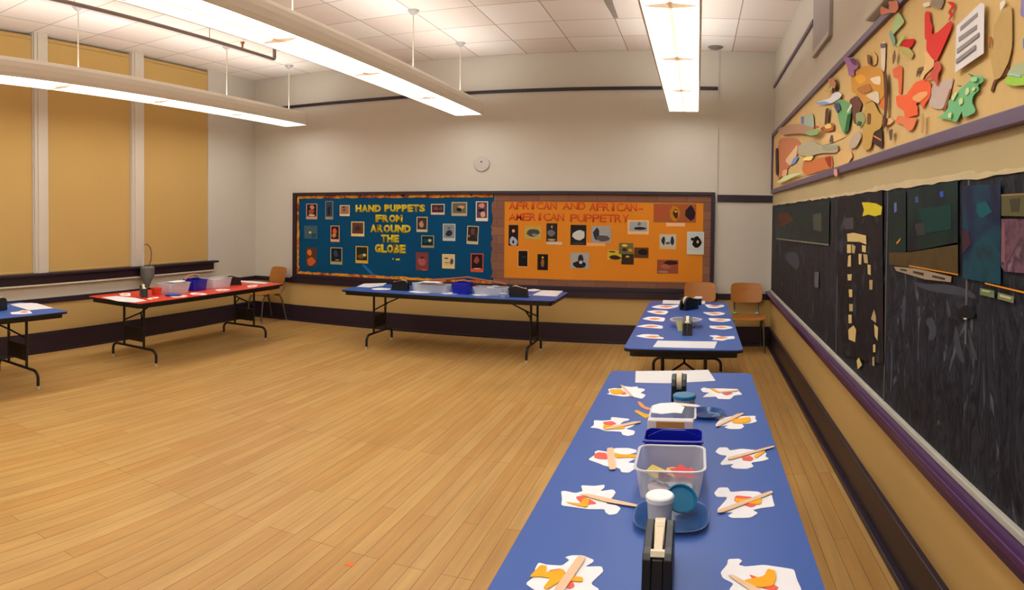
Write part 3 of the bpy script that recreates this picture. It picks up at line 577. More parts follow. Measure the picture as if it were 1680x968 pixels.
wallcut('paper_puppet', P4, [([(60, 730), (150, 730), (180, 770), (150, 830), (100, 900), (50, 960), (48, 820)], (196, 124, 88)), ([(90, 850), (130, 800), (160, 760), (150, 830), (120, 880)], (226, 190, 150)), ([(118, 880), (140, 835), (165, 825), (150, 860)], (110, 150, 200)), ([(80, 900), (105, 895), (100, 935), (75, 935)], (226, 176, 130))], 'terracotta paper puppet with blue wing beside the room corner', off=.02)
wallcut('paper_puppet', P4, [([(160, 770), (240, 740), (275, 770), (370, 760), (372, 808), (275, 810), (220, 830), (160, 820)], (180, 170, 140)), ([(180, 850), (200, 830), (245, 825), (230, 850)], (240, 220, 130)), ([(290, 770), (370, 768), (370, 790), (290, 795)], (160, 160, 140))], 'grey-olive paper fish shape low on the strip', off=.028)
wallcut('paper_puppet', P4, [([(190, 850), (240, 840), (300, 830), (340, 820), (345, 890), (300, 900), (200, 930), (180, 900)], (204, 120, 66)), ([(300, 835), (338, 825), (335, 890), (322, 880)], (150, 60, 40))], 'burnt orange paper puppet above the lower frame near the corner', off=.018)
wallcut('paper_puppet', P4, [([(45, 965), (100, 925), (190, 912), (150, 930), (90, 960), (60, 968)], (206, 216, 160))], 'pale green paper feather across the lower left frame', off=.042)
wallcut('paper_puppet', P4, [([(350, 895), (365, 893), (370, 925), (362, 938), (350, 925)], (214, 150, 130))], 'tiny pink paper curl hanging over lower frame', off=.04)
wallcut('paper_puppet', P4, [([(375, 800), (440, 800), (450, 830), (420, 870), (370, 885), (365, 830)], (222, 182, 120)), ([(440, 730), (480, 690), (500, 720), (470, 780), (430, 790)], (190, 170, 150))], 'cream folded paper piece at lower frame left of centre', off=.022)
wallcut('paper_puppet', P4, [([(540, 745), (575, 690), (605, 680), (608, 790), (570, 765)], (70, 48, 40)), ([(545, 705), (605, 740), (602, 746), (548, 715)], (226, 140, 70))], 'dark brown paper bat with orange stick beside peach oval', off=.022)
wallcut('paper_puppet', P4, [([(465, 600), (500, 590), (520, 630), (500, 670), (470, 660)], (150, 160, 110)), ([(480, 640), (500, 645), (495, 668), (470, 665)], (60, 90, 60))], 'small olive green paper frog under brown triangle', off=.03)
wallcut('paper_puppet', P4, [([(510, 280), (560, 270), (580, 300), (575, 345), (530, 350), (470, 370), (500, 320)], (212, 176, 112))], 'tan jagged paper crown above the lion', off=.018)
wallcut('paper_puppet', P4, [([(420, 720), (360, 700), (300, 705), (280, 720), (290, 770), (330, 760), (380, 740)], (224, 188, 128)), ([(335, 715), (345, 715), (350, 755), (325, 755)], (90, 80, 80))], 'cream paper puppet with small dark figure drawn on it', off=.016)

for i, (pts, c, wh) in enumerate([  # thin dark strips drawn for shadow lines, sticks and wrinkles among the puppets
    ([(612, 380), (628, 380), (634, 500), (626, 640), (612, 690), (606, 685), (620, 560)], (96, 62, 44), 'right of the lion'),
    ([(306, 575), (322, 570), (316, 650), (300, 665)], (88, 58, 48), 'left of the tall green puppet'),
    ([(345, 420), (362, 425), (360, 480), (340, 500)], (70, 48, 44), 'behind the brown-headed puppet'),
    ([(40, 790), (52, 780), (54, 930), (42, 925)], (60, 50, 48), 'closest to the room corner'),
    ([(640, 690), (662, 680), (655, 740), (648, 745)], (110, 84, 72), 'under the peach oval'),
    ([(812, 600), (826, 600), (822, 700), (812, 705)], (196, 160, 110), 'below the orange bird fringe'),
    ([(525, 290), (540, 290), (545, 345), (530, 340)], (120, 92, 70), 'in front of the tan crown'),
    ([(350, 560), (360, 545), (378, 545), (386, 590), (378, 580), (368, 600)], (70, 84, 110), 'hanging below the white bird'),
    ([(660, 300), (672, 260), (678, 300), (662, 345)], (130, 96, 70), 'under the pale green leaf puppet')]):
    wallcut('paper_strip', P4, [(pts, c)], 'narrow dark strip on the puppet display, ' + wh, 'paper strip', .032, 'narrow strips among the puppets')

# ------------------------------------------------------------ chalkboard with dark posters
ch = empty('chalkboard', (R, 2.7, .727)); tag(ch, 'long black chalkboard with chalk-dust smudges on right wall above purple ledge', 'chalkboard')
SLATE = mottled('dusty_slate', [(12, 13, 17), (40, 43, 52), (16, 17, 21), (46, 50, 60), (22, 24, 30), (82, 88, 102)], 2.6, .6, stretch=(1, 2.6, .9), dist=2.6)
rel(MB().box((R - .012, REAR + .02, .75), (R, 8.09, 1.87), SLATE), 'slate', ch)
ALR = mat('dusty_grey_rail', (182, 180, 168), .5, noise=.2, scale=9)
rel(MB().box((R - .03, REAR + .02, .727), (R, 8.10, .755), ALR), 'lower_rail', ch, .004)
EDG = [(REAR + .02 + (8.08 - REAR) * i / 150, 1.866 + random.uniform(-.006, .005)) for i in range(151)]
EDT = [(a, 1.882 + random.uniform(-.003, .006) + (.012 if 2.1 < a < 3.4 else 0)) for a, b in EDG]
rel(MB().prism(EDG + EDT[::-1], YZ, R - .018, R, mat('worn_cream_edge', (196, 180, 140), .6, noise=.25, scale=5)), 'upper_rail', ch)
for q in (1370.6, 1449.6, 1580):
    yq = on_right(q, 400)[0]
    rel(MB().box((R - .0145, yq - .008, 1.25 if q > 1500 else .755), (R - .012, yq + .008, 1.87), mat('chalk_seam', (84, 82, 84), .7)), 'panel_seam', ch)
# chalk line by line
C1 = lambda x, y: (1260 + x / 2.848, 260 + y / 2.848)
NAVY = mottled('night_print', [(6, 14, 34), (8, 30, 36), (8, 44, 36), (14, 20, 54)], 5, .5, dist=.8)
def poster(pts, m, label, layers=(), off=.0195, cat='poster', name='poster', group='dark posters on the chalkboard'):
    q = [on_right(*C1(x, y), R - off) for x, y in pts]; cy = sum(p[0] for p in q) / len(q); cz = sum(p[1] for p in q) / len(q)
    mb = MB().prism([(a - cy, b - cz) for a, b in q], YZ, 0, -.0012, m)
    for k, (pt, c) in enumerate(layers):
        qq = [on_right(*C1(x, y), R - off) for x, y in pt]; mb.prism([(a - cy, b - cz) for a, b in qq], YZ, -.0012 - .0004 * k, -.0018 - .0004 * k, c if not isinstance(c, tuple) else paper(c))
    o = mb.build(name); o.location = (R - off, cy, cz); tag(o, label, cat, group)
poster([(34, 232), (288, 196), (285, 408), (34, 372)], NAVY, 'dark blue-green picture poster at the corner end of chalkboard', [([(45, 260), (90, 250), (120, 290), (70, 320), (45, 310)], (84, 52, 34)), ([(210, 262), (250, 254), (252, 340), (215, 335)], (70, 72, 58)), ([(40, 372), (285, 400), (285, 407), (40, 378)], (120, 118, 100))])
poster([(565, 160), (645, 150), (645, 440), (565, 438)], NAVY, 'narrow dark green poster left of the tall seam strip', [([(590, 210), (602, 205), (603, 245), (592, 255)], (96, 110, 160)), ([(600, 395), (622, 370), (618, 385), (605, 400)], (206, 130, 40))])
poster([(652, 145), (888, 100), (888, 402), (652, 440)], NAVY, 'large dark poster of night trees, middle of chalkboard', [([(690, 180), (702, 178), (705, 205), (690, 205)], (60, 80, 140)), ([(805, 155), (822, 152), (822, 180), (806, 180)], (50, 80, 170)), ([(700, 240), (860, 215), (860, 330), (740, 350)], (14, 56, 50)), ([(690, 310), (730, 300), (740, 360), (700, 360)], (54, 52, 50))])
poster([(568, 440), (650, 438), (888, 392), (888, 545), (568, 495)], mottled('brown_ground_print', [(60, 48, 26), (84, 66, 34), (70, 60, 40)], 6, .6), 'brown lower poster with orange edge under the night trees', [([(660, 498), (890, 540), (890, 546), (660, 504)], (200, 130, 30))])
poster([(590, 505), (700, 515), (858, 552), (855, 578), (735, 565), (600, 525)], paper((150, 134, 112)), 'tan lettered paper strip under the brown poster', [([(620, 515), (650, 520), (648, 528), (620, 523)], (60, 50, 40)), ([(680, 525), (730, 535), (728, 548), (680, 535)], (66, 54, 44)), ([(770, 545), (830, 558), (828, 568), (770, 555)], (60, 50, 40))], cat='paper strip', name='paper_strip', group=None)
poster([(912, 128), (1088, 118), (1088, 590), (912, 560)], mottled('blue_night_print', [(14, 18, 34), (18, 36, 70), (16, 70, 84), (22, 24, 40)], 4, .5, dist=.8), 'tall midnight blue poster right of the night trees', [([(980, 210), (1020, 200), (1050, 250), (1000, 280), (975, 250)], (22, 84, 96)), ([(912, 330), (940, 340), (950, 400), (912, 450)], (64, 36, 46))])
poster([(1092, 172), (1240, 165), (1240, 272), (1092, 268)], paper((92, 88, 56)), 'olive picture card with pale border at right end of chalkboard', [([(1092, 168), (1240, 160), (1240, 168), (1092, 176)], (150, 120, 80)), ([(1130, 190), (1180, 185), (1175, 250), (1140, 250)], (70, 64, 44))], off=.0205, cat='picture')
poster([(1092, 282), (1240, 284), (1240, 540), (1105, 528), (1090, 500)], mottled('dusky_pink_print', [(50, 36, 44), (110, 76, 90), (70, 52, 62), (140, 110, 120)], 12, .6), 'mottled dusky pink poster at right end of chalkboard', [([(1095, 300), (1110, 300), (1110, 490), (1092, 480)], (130, 84, 96))], off=.0205)
poster([(1015, 580), (1240, 632), (1240, 640), (1015, 586)], paper((222, 146, 30)), 'thin orange line of paper below the blue poster', [], cat='paper strip', name='paper_strip', group=None)
poster([(992, 605), (1058, 618), (1058, 652), (992, 636)], paper((104, 120, 84)), 'small green card left of two below the orange line', [([(1000, 612), (1040, 620), (1035, 626), (1002, 620)], (170, 180, 120))], cat='card', name='card', group=None)
poster([(1076, 626), (1150, 645), (1148, 676), (1074, 656)], paper((120, 126, 96)), 'small green card right of two below the orange line', [([(1085, 635), (1140, 650), (1135, 658), (1085, 645)], (190, 186, 140))], cat='card', name='card', group=None)
poster([(325, 190), (535, 150), (540, 960), (350, 920), (322, 500)], mottled('black_stage_paper', [(16, 16, 18), (38, 30, 32), (20, 20, 24), (60, 60, 68)], 4, .7, dist=1), 'tall dark paper doorway panel with brick arch', [([(440, 205), (470, 205), (505, 210), (535, 225), (530, 262), (500, 270), (470, 262), (442, 270), (450, 240)], (206, 190, 34)), ([(360, 280), (400, 275), (402, 330), (360, 330)], (72, 66, 70))], cat='poster')
k = 0
bricks = [[(370, 352), (400, 347), (458, 360), (460, 402), (430, 390), (372, 388)], [(370, 402), (388, 402), (388, 442), (370, 442)], [(392, 400), (410, 410), (405, 445), (392, 440)], [(440, 405), (458, 408), (458, 440), (440, 435)], [(424, 446), (438, 446), (436, 496), (425, 494)], [(446, 446), (464, 450), (468, 490), (450, 488)], [(376, 455), (388, 450), (388, 505), (372, 505)], [(466, 495), (480, 498), (480, 545), (467, 540)], [(474, 568), (489, 568), (488, 614), (475, 612)], [(372, 542), (392, 540), (390, 570), (374, 570)], [(378, 612), (394, 612), (394, 648), (380, 648)], [(380, 680), (397, 680), (397, 714), (381, 714)], [(376, 730), (391, 730), (391, 770), (377, 770)], [(376, 800), (400, 780), (412, 800), (408, 858), (378, 845)], [(482, 750), (496, 705), (505, 740), (505, 768)], [(497, 775), (515, 790), (512, 850), (500, 830)], [(492, 870), (502, 868), (502, 905), (492, 905)], [(488, 930), (497, 925), (498, 968), (489, 968)], [(415, 945), (425, 930), (440, 965), (420, 985)]]
where = ['capstone at the top of the doorway arch', 'left side just under the capstone', 'second under the capstone, inner left', 'right side just under the capstone', 'inner right shoulder of the arch', 'outer right shoulder of the arch', 'left shoulder of the arch', 'right side below the shoulder', 'right side, lone long one', 'left side, first of the lower run', 'left side, second of the lower run', 'left side, third of the lower run', 'left side, fourth of the lower run', 'left side, large one low down', 'right side, pointed one', 'right side, below the pointed one', 'right side, third from the bottom', 'right side, lowest', 'lowest, near the purple ledge']
for pts, wh in zip(bricks, where):
    k += 1
    poster(pts, paper((206, 182, 120) if k % 3 else (176, 156, 108)), 'tan paper brick on the chalkboard, ' + wh, [], off=.0235, cat='paper brick', name='paper_brick', group='tan paper bricks of the doorway arch')
poster([(885, 735), (900, 700), (925, 685), (950, 695), (968, 725), (965, 742), (925, 752), (890, 748)], paper((22, 22, 24)), 'black domed hat shape on the right part of the chalkboard', [([(915, 745), (930, 745), (930, 752), (916, 752)], (200, 196, 180))], cat='paper cutout', name='paper_cutout', group=None)
poster([(218, 530), (238, 530), (236, 605), (218, 600)], paper((92, 92, 96)), 'small grey upright card near the corner end of chalkboard', [], cat='card', name='card', group=None)
DST = mat('chalk_smudge', (50, 54, 64), .9, noise=.2, scale=9)
for i, pts in enumerate([[(630, 640), (648, 650), (640, 760), (636, 830), (624, 760)], [(695, 690), (715, 690), (712, 750), (700, 740)], [(730, 760), (765, 735), (790, 790), (780, 850), (745, 850), (760, 800)], [(830, 640), (850, 690), (858, 740), (838, 740)], [(655, 570), (750, 590), (820, 585), (940, 610), (985, 660), (900, 640), (740, 620)], [(880, 760), (905, 900), (925, 965), (890, 940), (865, 840)], [(930, 770), (960, 870), (985, 950), (950, 930)], [(70, 440), (140, 430), (150, 520), (110, 510)]]):
    q = [on_right(*C1(x, y), R - .0125) for x, y in soft(pts, 2, .25)]
    rel(MB().prism(q, YZ, R - .012, R - .0132, DST), 'chalk_mark', ch)

# ------------------------------------------------------------ folding tables
def table(cx, cy, ln, wd, rz, top, label, legin=.30, worn=0):
    t = empty('folding_table', (cx, cy, 0), rz); tag(t, label, 'table')
    h = ln / 2; w = wd / 2
    MB().prism(rrect(-w, -h, w, h, .05), XYZ, TZ - .006, TZ, top).build('tabletop', t)
    MB().prism(rrect(-w - .002, -h - .002, w + .002, h + .002, .052), XYZ, TZ - .024, TZ - .0062, BLACK).build('edge_band', t)
    MB().prism(rrect(-w + .035, -h + .035, w - .035, h - .035, .03), XYZ, TZ - .065, TZ - .0245, BLACK).build('apron', t)
    for s in (-1, 1):
        yl = s * (h - legin); lf = MB(); zr = .17; fx = .33; c = .07
        for q in (-1, 1):
            lf.tube([(q * .15, yl, zr), (q * .15, yl, TZ - .066)], .0135, BLKM, 10)
        pth = [(-fx, yl, .03)]
        for k in range(7):
            a = PI - PI / 2 * k / 6; pth.append((-fx + c + c * math.cos(a), yl, zr - c + c * math.sin(a)))
        for k in range(7):
            a = PI / 2 - PI / 2 * k / 6; pth.append((fx - c + c * math.cos(a), yl, zr - c + c * math.sin(a)))
        pth.append((fx, yl, .03)); lf.tube(pth, .0145, BLKM, 10)
        leg = lf.build('leg_frame', t)
        MB().box((-.15, yl - .006, .24), (.15, yl + .006, .40), BLACK).build('cross_panel', leg)
        for q in (-1, 1):
            MB().tube([(q * fx, yl, 0), (q * fx, yl, .032)], .0165, RUB, 10).build('foot_cap', leg)
        br = MB()
        br.tube([(-.13, yl, .47), (0, yl - s * .1, .55), (0, yl - s * .34, TZ - .068)], .009, BLKM, 8)
        br.tube([(.13, yl, .47), (0, yl - s * .1, .55)], .009, BLKM, 8)
        br.build('brace', t)
    return t
table(-.078, 2.59, 2.46, .785, 0, BLUE, 'nearest blue folding table laid with white bird cut-outs')
table(-.078, 5.72, 2.50, .79, 0, BLUE, 'blue folding table behind the nearest one, short end facing the camera')
table(-5.21, 5.74, 2.46, .80, 0, RED, 'red-topped folding table along the window wall')
table(-2.665, 7.18, 2.46, .82, PI / 2, BLUE, 'blue folding table long side on, in front of the bulletin board')
table(-5.24, 2.46, 2.46, .78, 0, BLUE, 'blue folding table cut off by the left edge of the photo')

# ------------------------------------------------------------ things on the tables
def flat(name, pts, m, z, th, label, cat, group=None, kind=None):
    cx = sum(p[0] for p in pts) / len(pts); cy = sum(p[1] for p in pts) / len(pts)
    o = MB().prism([(a - cx, b - cy) for a, b in pts], XYZ, 0, th, m).build(name); o.location = (cx, cy, z)
    return tag(o, label, cat, group)
def pxflat(name, conv, pts, m, lvl, label, cat, group=None):
    z = TZ + .0006 + .0016 * lvl
    if 'sheet' not in name: pts = soft(pts, 2, .1 if name == 'craft_stick' else .13)
    return flat(name, [on_z(*conv(x, y), z) for x, y in pts], m, z, .0012, label, cat, group)
Z2 = lambda x, y: (940 + x / 4.8, 600 + y / 4.8)
Z3 = lambda x, y: (820 + x / 3.231, 760 + y / 3.231)
I = lambda x, y: (x, y)
birds = [
 (Z2, 'left row, farthest', [(275, 185), (330, 178), (375, 182), (400, 160), (455, 170), (510, 165), (510, 178), (560, 182), (568, 195), (530, 215), (575, 232), (545, 262), (490, 250), (460, 240), (400, 245), (330, 235), (265, 222), (290, 215)], [(370, 152), (395, 155), (480, 245), (460, 243)], [(285, 190), (380, 185), (410, 215), (330, 225), (300, 215)], [(385, 205), (405, 203), (425, 225), (380, 228)]),
 (Z2, 'right row, farthest', [(1005, 185), (1030, 172), (1070, 182), (1150, 180), (1300, 185), (1310, 205), (1335, 228), (1270, 235), (1240, 265), (1140, 262), (1130, 245), (1060, 248), (1020, 250), (1050, 225), (1075, 215), (1020, 208)], [(1150, 203), (1300, 188), (1305, 197), (1170, 213)], [(1075, 180), (1110, 183), (1165, 212), (1135, 213)], [(1170, 220), (1250, 212), (1258, 222), (1210, 235)]),
 (Z2, 'left row, second from the far end', [(165, 430), (230, 435), (300, 430), (300, 405), (445, 420), (440, 432), (400, 440), (370, 460), (440, 465), (520, 440), (470, 480), (415, 500), (490, 515), (480, 545), (430, 555), (390, 545), (380, 520), (250, 515), (200, 495), (135, 488), (165, 470)], [(535, 440), (530, 448), (270, 502), (245, 500), (300, 480), (480, 440)], [(240, 465), (330, 475), (410, 480), (405, 497), (235, 500)], [(235, 445), (310, 437), (345, 460), (300, 470), (245, 462)]),
 (Z2, 'right row, second from the far end', [(1090, 400), (1130, 375), (1185, 385), (1200, 410), (1270, 395), (1310, 400), (1440, 395), (1435, 420), (1453, 440), (1400, 455), (1330, 462), (1350, 480), (1320, 500), (1230, 500), (1190, 485), (1230, 470), (1140, 480), (1120, 470), (1160, 420), (1110, 415)], [(1120, 472), (1135, 483), (1345, 382), (1340, 372), (1290, 380)], [(1250, 425), (1310, 415), (1395, 405), (1398, 440), (1330, 455), (1255, 450)], [(1290, 410), (1320, 430), (1365, 450), (1310, 455)]),
 (Z2, 'left row, third from the far end', [(118, 740), (180, 700), (170, 680), (200, 668), (270, 680), (330, 650), (440, 650), (500, 665), (500, 685), (440, 700), (500, 730), (430, 765), (490, 770), (510, 800), (440, 845), (380, 840), (370, 810), (250, 790), (190, 765)], [(265, 650), (318, 645), (340, 815), (285, 820)], [(325, 685), (375, 700), (510, 700), (508, 725), (410, 722), (340, 728)], [(165, 700), (200, 682), (265, 690), (272, 740), (205, 735), (170, 725)]),
 (Z2, 'right row, third from the far end', [(1120, 680), (1150, 645), (1215, 645), (1235, 670), (1330, 655), (1430, 665), (1500, 680), (1525, 690), (1515, 715), (1545, 735), (1500, 750), (1400, 765), (1425, 795), (1370, 815), (1270, 812), (1240, 795), (1270, 775), (1170, 785), (1160, 770), (1215, 710), (1160, 705)], [(1220, 722), (1580, 630), (1588, 640), (1250, 738), (1220, 738)], [(1420, 712), (1510, 668), (1515, 680), (1440, 730)], [(1330, 720), (1400, 712), (1425, 735), (1400, 752), (1335, 745)]),
 (Z3, 'left row, second from the camera', [(325, 150), (345, 148), (400, 160), (440, 150), (430, 118), (500, 122), (555, 115), (555, 130), (530, 150), (600, 140), (615, 155), (600, 180), (560, 215), (620, 225), (642, 240), (620, 270), (580, 275), (560, 262), (555, 245), (470, 245), (400, 235), (325, 225), (330, 190)], [(420, 165), (480, 165), (738, 222), (725, 232), (560, 205)], [(345, 205), (430, 215), (440, 190), (475, 185), (465, 235), (400, 222)], [(400, 180), (440, 172), (520, 215), (440, 222)]),
 (Z3, 'right row, second from the camera', [(1135, 160), (1160, 130), (1210, 130), (1222, 155), (1300, 148), (1370, 152), (1390, 165), (1440, 160), (1450, 205), (1458, 230), (1380, 240), (1340, 250), (1370, 265), (1330, 290), (1230, 292), (1208, 280), (1240, 262), (1170, 262), (1150, 250), (1200, 195), (1205, 180), (1150, 180)], [(1152, 250), (1440, 145), (1450, 158), (1180, 262), (1155, 262)], [(1245, 185), (1300, 190), (1390, 185), (1385, 220), (1250, 205)], [(1250, 172), (1340, 180), (1360, 225), (1330, 235), (1240, 200)]),
 (Z3, 'left row, nearest the camera', [(135, 640), (200, 590), (185, 565), (205, 528), (250, 540), (330, 545), (370, 515), (345, 500), (380, 490), (440, 490), (500, 515), (490, 530), (450, 550), (540, 548), (550, 575), (480, 640), (530, 672), (490, 700), (400, 720), (250, 710), (180, 672)], [(415, 490), (460, 500), (330, 690), (280, 680)], [(155, 605), (215, 540), (250, 545), (240, 580), (340, 560), (345, 600), (440, 605), (440, 630), (330, 620), (250, 670), (230, 660), (270, 610), (210, 600)], [(255, 570), (330, 558), (400, 650), (370, 670), (290, 620)]),
 (Z3, 'right row, nearest the camera', [(1170, 580), (1205, 540), (1210, 510), (1270, 508), (1285, 520), (1265, 540), (1300, 550), (1400, 540), (1500, 555), (1560, 565), (1575, 620), (1600, 672), (1590, 720), (1240, 720), (1215, 672), (1240, 640), (1180, 610)], [(1210, 595), (1235, 592), (1390, 672), (1350, 690)], [(1295, 620), (1400, 600), (1420, 560), (1460, 570), (1465, 610), (1450, 650), (1380, 660), (1300, 640)], [(1320, 590), (1350, 600), (1400, 620), (1480, 660), (1460, 680), (1380, 660)]),
]
for conv, wh, body, stick, yel, red in birds:
    pxflat('bird_cutout', conv, body, WHITEP, 0, 'white card bird cut-out on nearest blue table, ' + wh, 'paper cutout', 'white bird cut-outs on the nearest table')
    pxflat('paper_piece', conv, red, REDP, 1, 'coral paper piece on bird cut-out of nearest table, ' + wh, 'paper piece', 'coral paper pieces on the nearest table')
    pxflat('paper_piece', conv, yel, YEL, 2, 'amber paper piece on bird cut-out of nearest table, ' + wh, 'paper piece', 'amber paper pieces on the nearest table')
    pxflat('craft_stick', conv, stick, STICK, 3, 'wooden craft stick on bird cut-out of nearest table, ' + wh, 'craft stick', 'craft sticks on the nearest table')
pxflat('paper_sheet', I, [(1043, 609), (1162, 607), (1174, 625), (1095, 629), (1042, 628)], SHEET, 0, 'white paper sheet across the far end of the nearest blue table', 'paper')

def tape_dispenser(loc, rz, label, sc=1):
    t = empty('tape_dispenser', loc, rz); t.scale = (sc, sc, sc); tag(t, label, 'tape dispenser', 'black tape dispensers on the tables')
    prof = [(-.11, 0), (.095, 0), (.10, .035), (.098, .085), (.082, .115), (.055, .128), (.02, .129), (-.015, .118), (-.05, .108), (-.078, .106), (-.09, .094), (-.098, .05)]
    f = lambda a, b, q: (q, a, b)
    b = MB(); b.prism(prof, f, -.035, -.014, BLACK); b.prism(prof, f, .014, .035, BLACK)
    b.prism([(-.108, 0), (.092, 0), (.092, .02), (0, .03), (-.04, .085), (-.065, .100), (-.086, .092), (-.096, .05)], f, -.0141, .0141, BLACK)
    b.build('body', t, .003)
    r = MB(); seg = 24
    ring = [(.036 + .045 * math.cos(2 * PI * k / seg), .093 + .045 * math.sin(2 * PI * k / seg)) for k in range(seg)]
    r.prism(ring, f, -.0125, .0125, TAPE); r.build('tape_roll', t)
    MB().prism([(.036, .1385), (-.066, .1045), (-.066, .1025), (.036, .1365)], f, -.010, .010, TAPE).build('tape_strip', t)
    MB().prism([(-.068, .112), (-.078, .112), (-.084, .100), (-.074, .102)], f, -.0165, .0165, mat('cream_cutter', (232, 220, 190), .4)).build('cutter', t)
    return t
def tub(loc, w, d, h, label, rz=0, lab_group='clear plastic tubs on the tables'):
    t = empty('plastic_tub', loc, rz); tag(t, label, 'plastic tub', lab_group)
    m = MB(); n = 5
    ob = rrect(-w / 2 * .86, -d / 2 * .86, w / 2 * .86, d / 2 * .86, .03, n); ot = rrect(-w / 2, -d / 2, w / 2, d / 2, .035, n)
    k = len(ob); sh = .002
    ib = [(x * .97, y * .97) for x, y in ob]; it = [(x * .975, y * .975) for x, y in ot]
    vs = [(x, y, 0) for x, y in ob] + [(x, y, h) for x, y in ot] + [(x, y, h) for x, y in it] + [(x, y, .003) for x, y in ib]
    fs = [list(range(k - 1, -1, -1)), list(range(3 * k, 4 * k))]
    for a in range(3):
        for i in range(k): j = (i + 1) % k; fs.append((a * k + i, a * k + j, (a + 1) * k + j, (a + 1) * k + i))
    m.add(vs, fs, CLEAR, True); m.build('tub_body', t)
    r = MB(); oo = rrect(-w / 2 - .006, -d / 2 - .006, w / 2 + .006, d / 2 + .006, .04, n); vs = [(x, y, h) for x, y in oo] + [(x, y, h + .004) for x, y in oo] + [(x, y, h + .004) for x, y in it] + [(x, y, h) for x, y in it]
    fs = []
    for a in range(4):
        for i in range(k): j = (i + 1) % k; b2 = (a + 1) % 4; fs.append((a * k + i, a * k + j, b2 * k + j, b2 * k + i))
    r.add(vs, fs, CLEARE); r.build('rim', t)
    return t
def caddy(loc, w, d, h, rz, label):
    t = empty('desk_caddy', loc, rz); tag(t, label, 'caddy', 'cobalt blue caddies on the tables')
    m = MB(); th = .004; n = 4
    def shell(w0, d0, w1, d1, z1f):
        ob = rrect(-w0 / 2, -d0 / 2, w0 / 2, d0 / 2, .02, n); ot = rrect(-w1 / 2, -d1 / 2, w1 / 2, d1 / 2, .02, n)
        return ob, ot
    ob, ot = shell(w * .9, d * .85, w, d, h); k = len(ob)
    ib = [(x * .96, y * .93) for x, y in ob]; it = [(x * .965, y * .94) for x, y in ot]
    zt = [h + .02 * max(0, 1 - (abs(x) / (w / 2)) ** 2) * (1 if y > 0 else 0) for x, y in ot]
    vs = [(x, y, 0) for x, y in ob] + [(x, y, z) for (x, y), z in zip(ot, zt)] + [(x, y, z) for (x, y), z in zip(it, zt)] + [(x, y, .006) for x, y in ib]
    fs = [list(range(k - 1, -1, -1)), list(range(3 * k, 4 * k))]
    for a in range(3):
        for i in range(k): j = (i + 1) % k; fs.append((a * k + i, a * k + j, (a + 1) * k + j, (a + 1) * k + i))
    m.add(vs, fs, CADDY, True); m.build('bin', t)
    MB().tube([(-w / 2 - .002, -d / 2 - .001, h - .004), (w / 2 + .002, -d / 2 - .001, h - .004)], .005, CADDY, 8).build('front_lip', t)
    MB().prism([(-w / 2 + .012, .02), (w / 2 - .012, .02), (w / 2 - .012, h - .005), (w * .2, h + .022), (-w * .2, h + .022), (-w / 2 + .012, h - .005)], XZ, -.002, .003, CADDY).build('divider', t)
    return t
def cup(loc, r0, r1, h, m, label, cat='cup', lid=None, name='paper_cup'):
    t = empty(name, loc); tag(t, label, cat)
    MB().lathe([(r0, 0), (r1, h), (r1 * .95, h), (r0 * .93, .004)], m, seg=28).build('cup_body', t)
    if lid: MB().lathe([(r1 + .003, h - .01), (r1 + .004, h + .004), (r1, h + .008), (.01, h + .008)], lid, seg=28).build('lid', t)
    return t

# nearest table, centre line
tape_dispenser((-.080, 1.645, TZ), 0, 'large black tape dispenser with cream tape at the bottom of the photo', 1.0)
d = empty('round_dish', (-.062, 1.955, TZ)); tag(d, 'translucent blue rounded-square dish under the white lidded cup', 'dish')
MB().lathe([(.085, 0), (.108, .018), (.103, .018), (.08, .004)], DISH, seg=40, sq=3.2).build('dish_body', d)
cup((-.094, 1.93, TZ + .0045), .033, .037, .082, mat('frosted_white_cup', (212, 214, 218), .4, alpha=.8), 'white-lidded frosted cup standing in the blue dish', 'cup', mat('white_lid', (240, 240, 240), .35))
ld = MB(); ld.lathe([(.046, 0), (.048, .01), (.043, .011), (.040, .003)], TEAL, seg=30); ld = ld.build('jar_lid'); ld.location = (-.036, 1.995, TZ + .050); ld.rotation_euler = (math.radians(38), math.radians(18), 0)
tag(ld, 'teal round lid leaning behind the white-lidded cup', 'lid')
tub((-.073, 2.19, TZ), .215, .235, .105, 'large clear tub holding coloured paper shapes, nearest the camera')
def inbox(x, y, z, pts, m, label, rz=0, rx=0, cat='paper piece', name='paper_piece', group=None):
    o = MB().prism(pts, XYZ, 0, .0015, m).build(name); o.location = (x, y, z); o.rotation_euler = (rx, 0, rz); tag(o, label, cat, group)
star = lambda r, n=5, q=.5, e=1: [(r * e * math.cos(PI * k / n) * (1 if k % 2 == 0 else q), r * math.sin(PI * k / n) * (1 if k % 2 == 0 else q)) for k in range(2 * n)]
blob = lambda r, n=8: [(r * math.cos(2 * PI * k / n) * random.uniform(.7, 1), r * math.sin(2 * PI * k / n) * random.uniform(.7, 1)) for k in range(n)]
inbox(-.125, 2.205, TZ + .050, star(.038, 4, .7), paper((226, 200, 110)), 'yellow paper shape on top of the pile in the large clear tub', .3, .3)
inbox(-.092, 2.185, TZ + .048, blob(.030), paper((126, 48, 84)), 'plum paper shape in the large clear tub', .1, .25)
inbox(-.068, 2.20, TZ + .055, blob(.028), paper((236, 190, 130)), 'peach paper shape in the large clear tub', .1, .35)
inbox(-.036, 2.195, TZ + .056, star(.043, 5, .6), paper((220, 92, 90)), 'coral paper star in the large clear tub', .5, .35)
inbox(-.01, 2.20, TZ + .05, star(.032, 5, .5), paper((226, 110, 130)), 'pink paper star at right in the large clear tub', .2, .4)
inbox(-.11, 2.165, TZ + .012, blob(.045), paper((232, 214, 214)), 'pale pink paper wad low in the large clear tub', 0, .08)
